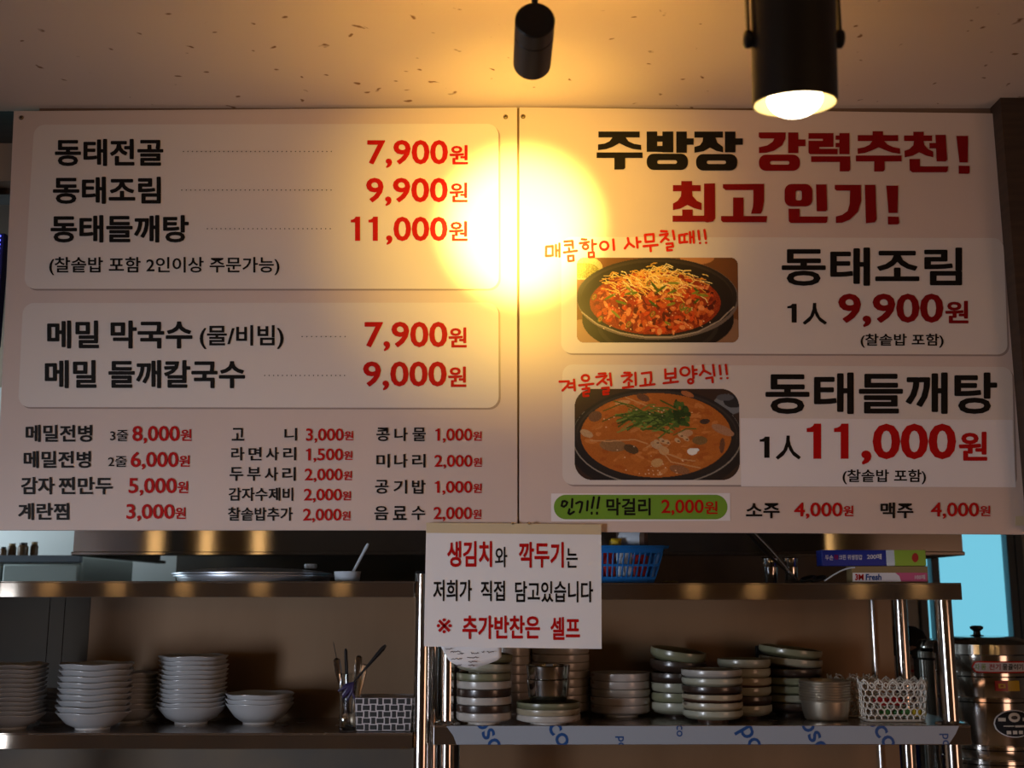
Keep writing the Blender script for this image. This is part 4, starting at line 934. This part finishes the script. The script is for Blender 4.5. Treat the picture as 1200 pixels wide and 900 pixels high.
packet('snack_packet', 'dark red packet behind the slots at the right of the blue basket', 742, 758, 650, 676, .03, M['redp'], 4)
packet('snack_packet', 'small yellow packet lying on top in the blue basket', 716, 728, 631, 641, .03, M['yellow'], 5)
a, c = P(716, 632, Ybk+.09), P(752, 632, Ybk+.06)
rt = thing('paper_roll', 'white roll with brown end lying across the blue basket', 'roll', a)
build(MB().tube([a, c], .030, 28, caps=False), 'wrap', M['palew'], rt); build(MB().tube([c-(c-a).normalized()*.002, c+Vector((.012,-.004,0))], [.0295,.027], 28), 'end_cap', M['header'], rt)
# yellow flat scrap right of the basket
a = P(787, 682, YS0+.03); o = build(MB().lathe([(0,0),(.018,0),(.025,.003),(.012,.005),(0,.005)], (0,0,0), 18), 'yellow_lid', M['yellow'], None); o.location = (a.x, YS0+.06, zTR+.0005); tag(o, 'flat yellow lid lying on the top shelf right of the blue basket', 'lid')
# steel cups
for px, wd, lab in ((903.5,17,'slim steel tumbler left of its twin on the top shelf'), (927.5,16,'slim steel tumbler with warm reflections, right of its twin on the top shelf')):
    Yc_ = YS0+.10; kc = scale_at(Yc_, zTR); rr = wd/2/kc; hh = P(px, 653, Yc_).z-zTR
    o = build(MB().lathe([(0,0),(rr*.8,0),(rr*.85,.002),(rr*.92,hh*.62),(rr*.98,hh*.64),(rr*.93,hh*.68),(rr,hh-.004),(rr*1.25,hh-.001),(rr*1.22,hh),(rr*.95,hh-.004),(rr*.8,.004),(0,.003)], (0,0,0), 32), 'steel_tumbler', M['polished'], None)
    o.location = (X_at(px, Yc_, zTR), Yc_, zTR+.0005); tag(o, lab, 'cup')
# long ladle / tongs leaning from the hood down to the shelf
a, c = P(934, 680, YS0+.03), P(868, 612, YS0+.055); rt = thing('long_tongs', 'long steel tongs leaning up to the left beside the steel tumblers', 'tongs', a)
for s_ in (-.006, .006):
    build(MB().tube([a+Vector((s_*.4,0,0)), a.lerp(c,.5)+Vector((s_,0,s_)), c+Vector((s_,0,s_))], [.0024,.0046,.0046], 8), 'arm', M['polished'] if s_ > 0 else M['lampblack'], rt)
a = P(934,677,YS0+.05); rt = thing('kitchen_scissors', 'black-handled scissors lying behind the tongs on the top shelf', 'scissors', (a.x, YS0+.07, zTR))
m = MB(); z0 = zTR+.012
for k in (0, 1):
    cx = a.x+.035+.028*k; pts = [(cx+.020*math.cos(t), YS0+.07+.012*math.sin(t), z0+.006*math.sin(t+1)) for t in [2*PI*i/14 for i in range(15)]]
    m.tube(pts, .0048, 8, caps=False)
build(m, 'handle', M['blackp'], rt); build(MB().tube([(a.x+.02, YS0+.07, z0-.006), (a.x-.03, YS0+.07, zTR+.004)], [.005,.001], 8), 'blade', M['polished'], rt)
pts = [P(966+36*i/12, 681-16*math.sin(PI*.5*i/12), YS0+.03) for i in range(13)]
o = build(MB().tube(pts, .0022, 6), 'film_loop', M['palew'], None); rebase(o, pts[0]); tag(o, 'curled strip of clear wrap sticking out left of the pink box', 'plastic strip')
# boxes of wrap
def wrapbox(name, lab, p0, p1, y0, y1, Yb0, dep, zb, parts):
    s = scale_at(Yb0, zb); a = P(p0, y1, Yb0); c = P(p1, y0, Yb0)
    rt = thing(name, lab, 'box', ((a.x+c.x)/2, Yb0+dep/2, zb)); h = c.z-a.z
    for nme, u0, u1, mm in parts:
        build(MB().box(a.x+(c.x-a.x)*u0, a.x+(c.x-a.x)*u1, Yb0, Yb0+dep, zb, zb+h), nme, mm, rt, bevel=.0012)
    return rt, a, c
Y1 = YS0+.03
zb2 = zTR+.0005
rtP, a, c = wrapbox('wrap_box', 'long olive-and-pink cling wrap box lying under the blue box', 999, 1087, 663, 682.5, Y1, .055, zb2, [('box_body', 0, 1, M['kraft'])])
hP = c.z-a.z
build(MB().flat([(999.2,671.2),(1049,671.2),(1054,675),(1056,681.6),(999.2,681.6)], Y1-.0005), 'white_label_print', M['white'], rtP, smooth=None)
build(MB().flat([(1049,671.2),(1086.5,671.2),(1086.5,681.6),(1056,681.6),(1054,675)], Y1-.0005), 'pink_label_print', M['pink'], rtP, smooth=None)
T('3M', 1002,672.6,1012,680,'red',.03,'box_text',rtP,Y1-.0012); T('Fresh', 1014.5,672.6,1033,680,'navy',.03,'box_text',rtP,Y1-.0012); T('100매', 1072,673.5,1084,679,'white',.01,'box_text',rtP,Y1-.0012)
zb3 = zb2+hP+.0008; Y2 = Y1-.004
rtB, a, c = wrapbox('wrap_box', 'long blue glove box with lime green end, lying on the pink box', 963.5, 1084.5, 644.5, 663, Y2, .058, zb3, [('box_body', 0, .62, M['bluebox']), ('box_flap', .62, .70, M['palew']), ('lime_end', .70, 1, M['lime'])])
T('두손', 967,650.5,976.5,656.5,'white',.01,'box_text',rtB,Y2-.0012); T('위생', 977.5,650,982,656,'red',.01,'box_text',rtB,Y2-.0012); T('크린 위생장갑', 983,650,1010.5,656,'white',.01,'box_text',rtB,Y2-.0012); T('200매', 1016,649,1033,655.5,'white',.02,'box_text',rtB,Y2-.0012)
build(MB().flat([(1072.5+3.8*math.cos(t), 653.5+5.5*math.sin(t)) for t in [2*PI*i/18 for i in range(18)]], Y2-.0008), 'red_dot_print', M['redp'], rtB, smooth=None)

# ------------------------------------------------------------------ lace baskets (real openwork)
def lace(label, cx, cy, Lx, Ly, h, zb, top_amp=.25, n_s=14):
    rt = thing('lace_basket', label, 'basket', (cx, cy, zb), 'lace baskets on the right lower shelf')
    rad = .02; fl = .16
    def at(u, v):                          # u along the perimeter 0..1, v height 0..1
        a = Lx/2-rad; b_ = Ly/2-rad; segs = [2*a, PI/2*rad, 2*b_, PI/2*rad, 2*a, PI/2*rad, 2*b_, PI/2*rad]; tot = sum(segs); d = (u % 1)*tot; i = 0
        while d > segs[i]: d -= segs[i]; i += 1
        t = d/segs[i]
        if i == 0: x, y = -a+2*a*t, -b_-rad
        elif i == 2: x, y = a+rad, -b_+2*b_*t
        elif i == 4: x, y = a-2*a*t, b_+rad
        elif i == 6: x, y = -a-rad, b_-2*b_*t
        else:
            qx, qy, a0 = {1:(a,-b_,-PI/2), 3:(a,b_,0), 5:(-a,b_,PI/2), 7:(-a,-b_,PI)}[i]; g = a0+t*PI/2; x, y = qx+rad*math.cos(g), qy+rad*math.sin(g)
        s_ = 1+fl*(v-0); return Vector((cx+x*s_, cy+y*s_, zb+.001+h*v))
    per = 2*(Lx+Ly); nr = 6; nc = int(per/.0185); cw = 1/nc; rowv = 1.0/(nr*1.5+.5)*1.0
    nrm = lambda u, v: (at(u, v)-Vector((cx, cy, zb+h*v))).normalized()
    top = lambda u: .80+.20*abs(math.sin(u*n_s*PI))
    m = MB()
    def strut(u0, v0, u1, v1, w_=.0024):
        if v0 > top(u0) and v1 > top(u1): return
        m.tube([at(u0, v0), at(u1, v1)], w_, 4, caps=False)
    Rv = rowv
    for j in range(nr+1):
        for i in range(nc):
            u = (i + (.5 if j % 2 else 0))*cw; v = .08 + j*1.5*Rv*.95
            strut(u, v-Rv*.5, u, v+Rv*.5); strut(u, v+Rv*.5, u+cw/2, v+Rv); strut(u, v+Rv*.5, u-cw/2, v+Rv)
    build(m, 'lattice_wall', M['offw'], rt, smooth=60)['kind'] = 'stuff'
    N_ = n_s*8; m = MB()
    m.tube([at(i/N_, top(i/N_)) for i in range(N_+1)], .0023, 6, caps=False); build(m, 'scalloped_rim', M['offw'], rt, smooth=60)
    m = MB(); m.tube([at(i/60, .03) for i in range(61)], .0035, 6, caps=False); m.box(cx-Lx/2+.006, cx+Lx/2-.006, cy-Ly/2+.006, cy+Ly/2-.006, zb+.0005, zb+.003); build(m, 'base', M['offw'], rt, smooth=60)
    return rt
Yl = Y_on(846.5, zLR); kl = scale_at(Yl, zLR); ly = .10
cxl = X_at(1052, Yl, zLR); lace('white openwork lace basket with scalloped rim at the shelf end', cxl, Yl+ly/2, 68/kl, ly, 48/kl, zLR)
cyl2 = Yl+ly/2+.055; lace('white openwork lace basket, left one, tucked behind the other by the cups', X_at(1008, cyl2, zLR), cyl2+.06, 46/kl, .09, 48/kl, zLR, n_s=10)
for i, (px, mm, lab) in enumerate(((1034,'redp','red wrapped sweet in the left of the front lace basket'),(1050,'redp','red wrapped sweet in the middle of the front lace basket'),(1040,'greenp','green wrapped sweet low in the front lace basket'),(1062,'greenp','green wrapped sweet at the right of the front lace basket'),(1074,'yellow','yellow wrapped sweet at the right end of the front lace basket'))):
    rr = .016; zz = zLR+.006+rr+(.030 if mm == 'redp' else 0); x = X_at(px, Yl+.05, zz)
    m = MB().tube([(x-.024, Yl+.05, zz), (x-.014, Yl+.05, zz), (x-.008, Yl+.05, zz), (x+.008, Yl+.05, zz), (x+.014, Yl+.05, zz), (x+.024, Yl+.05, zz)], [.009,.003,rr*.8,rr*.8,.003,.009], 10)
    o = build(m, 'wrapped_sweet', M[mm], None); rebase(o, (x, Yl+.05, zz-rr)); tag(o, lab, 'sweet', 'sweets in the lace basket')

# ------------------------------------------------------------------ kitchen behind
Yh = 4.25; hz0 = P(300,651,Yh).z; hx0, hx1 = P(86,640,Yh).x, P(1128,640,Yh).x
HD = thing('range_hood', 'long stainless steel range hood behind the shelves under the menu boards', 'hood', ((hx0+hx1)/2, Yh+.5, hz0))
m = MB(); m.box(hx0, hx1, Yh, Yh+.004, hz0+.012, 2.62); m.box(hx0, hx0+.004, Yh+.004, 5.3, hz0+.012, 2.62); m.box(hx1-.004, hx1, Yh+.004, 5.3, hz0+.012, 2.62); m.box(hx0, hx1, Yh, 5.3, 2.61, 2.62)
build(m, 'hood_body', M['hood'], HD, smooth=0)
m = MB(); m.box(hx0-.004, hx1+.004, Yh-.010, Yh+.03, hz0, hz0+.014); m.box(hx0-.004, hx0+.03, Yh+.03, 5.3, hz0, hz0+.014); m.box(hx1-.03, hx1+.004, Yh+.03, 5.3, hz0, hz0+.014)
build(m, 'bottom_gutter', M['hood'], HD, smooth=0, bevel=.003)
# dark steel splash wall under the hood
o = build(MB().box(hx0+.02, P(1060,700,5.5).x, 5.5, 5.56, 0, 2.4), 'splash_panel', M['hood'], None, smooth=0); rebase(o, (0, 5.53, 0)); o['kind'] = 'structure'; o.name = 'trim_4'
o.data.materials.clear(); o.data.materials.append(M['darksteel'])
# work table that carries the big pot
tz = .92; TB = thing('work_table', 'steel work table behind the shelves carrying the big soup urn', 'table', (1.75, 4.0, 0))
build(MB().box(1.15, 2.35, 3.72, 4.50, tz-.04, tz), 'table_top', M['steel'], TB, bevel=.003)
for x in (1.19, 2.31):
    for y in (3.76, 4.46): build(MB().tube([(x,y,0),(x,y,tz-.04)], .02, 12), 'leg', M['pipe'], TB)
Yp = 3.98; k = scale_at(Yp, 1.35); pr = 53.5/k; pc = P(1155.5, 800, Yp); zf = lambda y: P(1155, y, Yp-pr*.8).z
UR = thing('steam_urn', 'big stainless steel steam urn with lid, stickers and dark oval badge at right', 'urn', (pc.x, Yp, tz))
r1 = pr
body = [(0,tz),(r1,tz),(r1,zf(895)-.02)]
for yy in (893, 876, 820, 790):
    z = zf(yy); body += [(r1,z-.010),(r1+.003,z-.006),(r1+.003,z+.004),(r1-.0015,z+.006),(r1,z+.010)]
body += [(r1,zf(768)),(r1-.002,zf(767)),(r1*.9,zf(766)),(0,zf(766))]
build(MB().lathe(body, (pc.x, Yp, 0), 72), 'urn_body', M['polished'], UR)
zl = zf(768)
LD = build(MB().lathe([(0,zl),(r1+.006,zl),(r1+.008,zl+.003),(r1+.006,zl+.034),(r1*.97,zl+.042),(r1*.66,zl+.056),(r1*.62,zl+.057),(0,zl+.058)], (pc.x, Yp, 0), 72), 'lid', M['polished'], UR)
kx = P(1145,745,Yp).x
build(MB().lathe([(0,0),(.020,0),(.022,.004),(.012,.007),(.011,.018),(.021,.026),(.022,.032),(.015,.036),(0,.037)], (kx, Yp, zl+.056), 24), 'lid_knob', M['blackp'], LD)
def on_urn(px0, px1, y0, y1, m_, name, off=.004, rr_=0, n=14):
    """a decal bent round the urn; corners optionally rounded into a pill or an oval"""
    Yc0 = Yp-r1*.75; a0 = math.asin(max(-.98, min(.98, (X_at(px0, Yc0, 1.4)-pc.x)/r1))); a1 = math.asin(max(-.98, min(.98, (X_at(px1, Yc0, 1.4)-pc.x)/r1)))
    z1, z0 = zf(y0), zf(y1); m = MB(); vs = []
    for i in range(n+1):
        u = i/n; a = a0+(a1-a0)*u; e = abs(2*u-1)
        if rr_ == 'oval': hf = math.sqrt(max(0, 1-e*e))
        elif rr_ == 'pill': t = max(0, (e-.86)/.14); hf = math.sqrt(max(0, 1-t*t))
        else: hf = 1
        zc, zh = (z0+z1)/2, (z1-z0)/2*hf
        for z in (zc-zh, zc+zh): vs.append((pc.x+(r1+off)*math.sin(a), Yp-(r1+off)*math.cos(a), z))
    m.add(vs, [(2*i, 2*i+2, 2*i+3, 2*i+1) for i in range(n)]); return build(m, name, M[m_], UR, smooth=60)
on_urn(1137, 1212, 774.5, 788, 'ored', 'name_sticker', .0035, 'pill', 26); on_urn(1138.5, 1210.5, 776, 786.5, 'white', 'name_sticker', .0042, 'pill', 26)
for ch, px, w_, mm in (('자',1142,6,'green'),('동',1149.5,6,'green'),('전',1159,6.5,'red'),('기',1166.5,6,'red'),('물',1175,5.5,'black'),('끓',1181.5,5.5,'black'),('이',1188,5,'black'),('기',1194,5,'black')):
    T(ch, px, 778, px+w_, 785.2, mm, .014, 'sticker_text', UR, Yp-r1-.006)
on_urn(1158.5, 1172.5, 797, 809, 'redp', 'warning_sticker'); on_urn(1172.5, 1186.5, 797, 809, 'yellow', 'warning_sticker'); on_urn(1162, 1169.5, 800.5, 805.5, 'yellow', 'warning_mark', .005); on_urn(1164, 1167.5, 802, 804, 'redp', 'warning_mark', .0056)
on_urn(1154, 1199.5, 831, 863, 'paper', 'oval_badge', .0035, 'oval', 28); on_urn(1155.3, 1198.5, 832, 862, 'cap', 'oval_badge', .0042, 'oval', 28)
on_urn(1170, 1184, 834, 845, 'offw', 'badge_emblem', .005, 'oval', 14); on_urn(1173, 1181, 837.5, 842, 'blackp', 'badge_emblem', .0056, 'oval', 10)
for x0, x1, y0, y1 in ((1159,1167,840,844),(1187,1195,840,844),(1164,1176,849,850.2),(1177,1193,848.8,851),(1167,1172,855,859),(1174,1179,855,859),(1181,1186,855,859)): on_urn(x0, x1, y0, y1, 'offw', 'badge_mark', .005, 0, 3)
# second, smaller pot behind it to the left
Yq = 4.32; pq = P(1092, 770, Yq); rq = .075; zq = P(1092, 766, Yq).z
SP = thing('stock_pot', 'smaller dark steel lidded pot, half hidden behind the shelf post left of the urn', 'pot', (pq.x+.01, Yq, tz))
build(MB().lathe([(0,tz),(rq,tz),(rq,zq-.02),(rq+.004,zq-.015),(rq,zq-.01)], (pq.x+.01, Yq, 0), 40), 'pot_body', M['hood'], SP)
build(MB().lathe([(rq+.004,zq-.012),(rq+.004,zq+.01),(rq*.8,zq+.022),(rq*.8,zq+.032),(rq*.7,zq+.05),(0,zq+.055)], (pq.x+.01, Yq, 0), 40), 'lid', M['polished'], SP)
# refrigerator at far left, jars on top
Yr = 4.62; rz = P(50,651,Yr).z
RF = thing('refrigerator', 'pale green-grey upright refrigerator at far left behind the top shelf', 'refrigerator', (P(-20,700,Yr).x, Yr+.3, 0))
xr0, xr1 = P(-190,660,Yr).x, P(97,660,Yr).x
build(MB().box(xr0, xr1, Yr, Yr+.62, .05, rz), 'cabinet', M['fridge'], RF, bevel=.01)
xm = P(7,660,Yr).x
build(MB().box(xr0+.005, xm-.004, Yr-.035, Yr-.002, .15, rz-.035), 'door', M['fridge'], RF, bevel=.006); build(MB().box(xm+.004, xr1-.005, Yr-.035, Yr-.002, .15, rz-.035), 'door', M['fridge'], RF, bevel=.006)
build(MB().box(xr0, xr1, Yr-.03, Yr-.001, rz-.028, rz), 'top_trim', M['frame'], RF, bevel=.003)
for i, (px, w_, y0) in enumerate(((4,8,641),(14,10,637),(27,12,636),(40,9,635))):
    Yj = Yr+.2+.03*(i%2); kj = scale_at(Yj, rz); hh = max(.03, P(px,y0,Yj).z-rz); rr = w_/2/kj
    rt = thing('jar', 'small brown jar on the refrigerator, ' + ['leftmost of four','second from the left of four','third from the left of four','rightmost of four'][i], 'jar', (P(px,645,Yj).x, Yj, rz), 'jars on the refrigerator')
    c_ = (P(px,645,Yj).x, Yj, rz); build(MB().lathe([(0,.0005),(rr*.9,.0005),(rr,.006),(rr,hh*.7),(rr*.7,hh*.85),(0,hh*.85)], c_, 20), 'jar_body', M['brown'], rt); build(MB().lathe([(0,hh*.85),(rr*.75,hh*.85),(rr*.75,hh),(0,hh)], c_, 20), 'lid', M['kraft'] if i % 2 else M['blackp'], rt)
# dark kettle seen between the two units
Yk2 = 3.95; kc_ = P(510, 822, Yk2); kzb = P(510, 842, Yk2).z
TB2 = thing('work_table', 'steel work table behind the gap between the two shelving units', 'table', (kc_.x, 4.1, 0))
build(MB().box(kc_.x-.45, kc_.x+.45, 3.75, 4.45, kzb-.04, kzb), 'table_top', M['hood'], TB2, bevel=.003)
for x in (kc_.x-.41, kc_.x+.41):
    for y in (3.79, 4.41): build(MB().tube([(x,y,0),(x,y,kzb-.04)], .02, 12), 'leg', M['pipe'], TB2)
KT = thing('black_pot', 'round black pot glimpsed through the gap between the shelving units', 'pot', (kc_.x, Yk2, kzb))
build(MB().lathe([(0,.001),(.05,.001),(.07,.02),(.075,.05),(.06,.085),(.045,.095),(0,.10)], (kc_.x, Yk2, kzb), 32), 'pot_body', M['blackp'], KT)
build(MB().lathe([(0,.098),(.012,.1),(.014,.112),(0,.118)], (kc_.x, Yk2, kzb), 16), 'lid_knob', M['blackp'], KT)
# LED sign edge at the far left of the boards
LS = thing('led_sign', 'dark blue sign frame with a column of blue LEDs at the left picture edge', 'sign', (P(-30,400,YB+.02).x, YB+.02, P(0,405,YB+.02).z))
YL_ = YB+.02; x1 = P(6,272,YL_).x; z1, z0 = P(0,273,YL_).z, P(0,405,YL_).z; x0 = x1-.30
build(MB().box(x0, x1, YL_, YL_+.03, z0, z1), 'sign_frame', M['signblue'], LS, bevel=.003)
for i in range(26):
    z = z1-.008-(z1-z0-.016)*i/25; build(MB().box(x1-.0135, x1-.0095, YL_-.002, YL_+.0005, z-.002, z+.002), 'led', M['led'], LS, smooth=0)
# tie bar that carries the sign
build(MB().box(x0-.1, x1-.05, YL_+.03, YL_+.05, z1-.05, z1+.20), 'bracket', M['blackp'], LS)

# ------------------------------------------------------------------ the cook, half hidden behind the right shelving
def cook():
    Yc_ = 4.62; hx = P(1061, 760, Yc_).x; ht = P(1061, 734, Yc_).z        # top of the cap
    rt = thing('person', 'person in black cap, plum top and blue apron stooping behind the right shelf posts', 'person', (hx, Yc_, 0))
    H = 1.62; hh = .215; hc = Vector((hx, Yc_, ht-.115)); nk = hc + Vector((0, .03, -.12)); sh = nk + Vector((0, .06, -.07)); pel = Vector((hx, Yc_+.22, .88))
    J = {'pel': pel, 'waist': pel.lerp(sh,.35), 'chest': pel.lerp(sh,.75), 'neck': nk, 'head': nk+Vector((0,-.01,.05))}
    bones = [('pel','waist',.135,.13),('waist','chest',.13,.14),('chest','neck',.14,.055),('neck','head',.055,.05)]
    vs, es, rs = [], [], []; idx = {}
    def V(n_, co, r_): idx[n_] = len(vs); vs.append(tuple(co)); rs.append(r_)
    V('pel', J['pel'], .135); V('waist', J['waist'], .125); V('chest', J['chest'], .135); V('neck', J['neck'], .052); V('head', J['head'], .05)
    es += [(0,1),(1,2),(2,3),(3,4)]
    for s_ in (-1, 1):
        a = len(vs); base = [(sh+Vector((s_*.17,0,-.02)), .058), (sh+Vector((s_*.22,-.05,-.27)), .042), (sh+Vector((s_*.14,-.27,-.36)), .030), (sh+Vector((s_*.12,-.33,-.365)), .026), (sh+Vector((s_*.115,-.38,-.37)), .03)]
        for c_, r_ in base: vs.append(tuple(c_)); rs.append(r_)
        es += [(2,a),(a,a+1),(a+1,a+2),(a+2,a+3),(a+3,a+4)]
        for fi in range(4):
            b0 = len(vs); o_ = Vector(base[4][0]) + Vector(((fi-1.5)*.017, -.03, -.002))
            L_ = [.035,.040,.037,.029][fi]
            vs += [tuple(o_), tuple(o_+Vector((0,-L_,-.01))), tuple(o_+Vector((0,-L_*1.4,-.03)))]; rs += [.009,.008,.007]; es += [(a+4,b0),(b0,b0+1),(b0+1,b0+2)]
        b0 = len(vs); o_ = Vector(base[4][0]) + Vector((-s_*.03,.005,-.005)); vs += [tuple(o_), tuple(o_+Vector((-s_*.012,-.03,-.012)))]; rs += [.010,.008]; es += [(a+4,b0),(b0,b0+1)]
        a = len(vs)
        for c_, r_ in ((pel+Vector((s_*.09,0,-.06)),.095),(Vector((hx+s_*.11,Yc_+.17,.47)),.062),(Vector((hx+s_*.12,Yc_+.21,.09)),.043),(Vector((hx+s_*.13,Yc_+.06,.045)),.038)):
            vs.append(tuple(c_)); rs.append(r_)
        es += [(0,a),(a,a+1),(a+1,a+2),(a+2,a+3)]
    off = Vector(rt.location); me = bpy.data.meshes.new('body'); me.from_pydata([tuple(Vector(v)-off) for v in vs], es, []); me.materials.append(M['shirt'])
    o = bpy.data.objects.new('body', me); C.objects.link(o); o.parent = rt
    o.modifiers.new('skin', 'SKIN')
    for i, r_ in enumerate(rs): me.skin_vertices[0].data[i].radius = (r_, r_); me.skin_vertices[0].data[i].use_root = (i == 0)
    sb = o.modifiers.new('sub', 'SUBSURF'); sb.levels = 1; sb.render_levels = 2; o['label'] = 'plum top and dark trousers'
    # head
    m = MB(); n = 28; pr = [(.0,-.112),(.035,-.108),(.052,-.088),(.064,-.055),(.072,-.015),(.076,.025),(.074,.06),(.060,.09),(.035,.108),(0,.113)]
    def hw(r_, z, t):
        y = math.sin(t); k = 1 + (.16 if y > 0 else .10)*abs(y)*(1 if z > -.05 else .6); return r_*k, z
    m.lathe(pr, hc, n, wave=hw); HDo = build(m, 'head', M['skin'], rt, smooth=60)
    fy = hc.y-.078
    build(MB().tube([(hc.x, fy+.004, hc.z+.012), (hc.x, fy-.012, hc.z-.018), (hc.x, fy-.002, hc.z-.028)], [.006,.011,.007], 10), 'nose', M['skin'], HDo)
    for s_ in (-1, 1):
        build(MB().lathe([(0,-.008),(.008,-.004),(.010,0),(.008,.004),(0,.008)], (hc.x+s_*.029, fy+.012, hc.z+.008), 12), 'eye', M['blackp'], HDo)
        build(MB().lathe([(0,-.032),(.010,-.024),(.014,0),(.012,.022),(0,.032)], (hc.x+s_*.077, hc.y+.01, hc.z-.005), 12), 'ear', M['skin'], HDo)
    build(MB().tube([(hc.x-.022, fy+.010, hc.z-.052), (hc.x, fy+.003, hc.z-.050), (hc.x+.022, fy+.010, hc.z-.052)], [.003,.005,.003], 8), 'mouth', M['redp'], HDo)
    build(MB().lathe([(.088,-.03),(.091,.02),(.090,.06),(.074,.095),(.045,.114),(0,.120)], hc+Vector((0,.008,0)), 28, wave=lambda r_, z, t: (r_*(1+.12*max(0,math.sin(t))), z+(.035 if math.sin(t) < -.2 and z < 0 else 0))), 'cap', M['cap'], rt, smooth=60)
    build(MB().lathe([(.090,.018),(.128,.012),(.126,.016),(.088,.026)], hc+Vector((0,.0,0)), 28, wave=lambda r_, z, t: (r_ if math.sin(t) < -.25 else min(r_,.088), z)), 'cap_brim', M['cap'], rt, smooth=60)
    ch = J['chest']; pe = J['pel']; m = MB(); g = []
    for j in range(9):
        t = j/8; c_ = ch.lerp(pe, min(1, t*1.35)) if t < .74 else Vector((pe.x, pe.y, pe.z-(t-.74)*1.6)); wd = .13+.10*min(1, t*2)
        for i in range(13):
            a = -PI*.42 + PI*.84*i/12; g.append((c_.x + wd*math.sin(a), c_.y - (.155+.012*math.cos(a*5))*math.cos(a), c_.z))
    m.add(g, [(j*13+i, j*13+i+1, (j+1)*13+i+1, (j+1)*13+i) for j in range(8) for i in range(12)]); o = build(m, 'apron', M['apron'], rt, smooth=60); o.modifiers.new('solid', 'SOLIDIFY').thickness = .003
cook()
flush_texts()
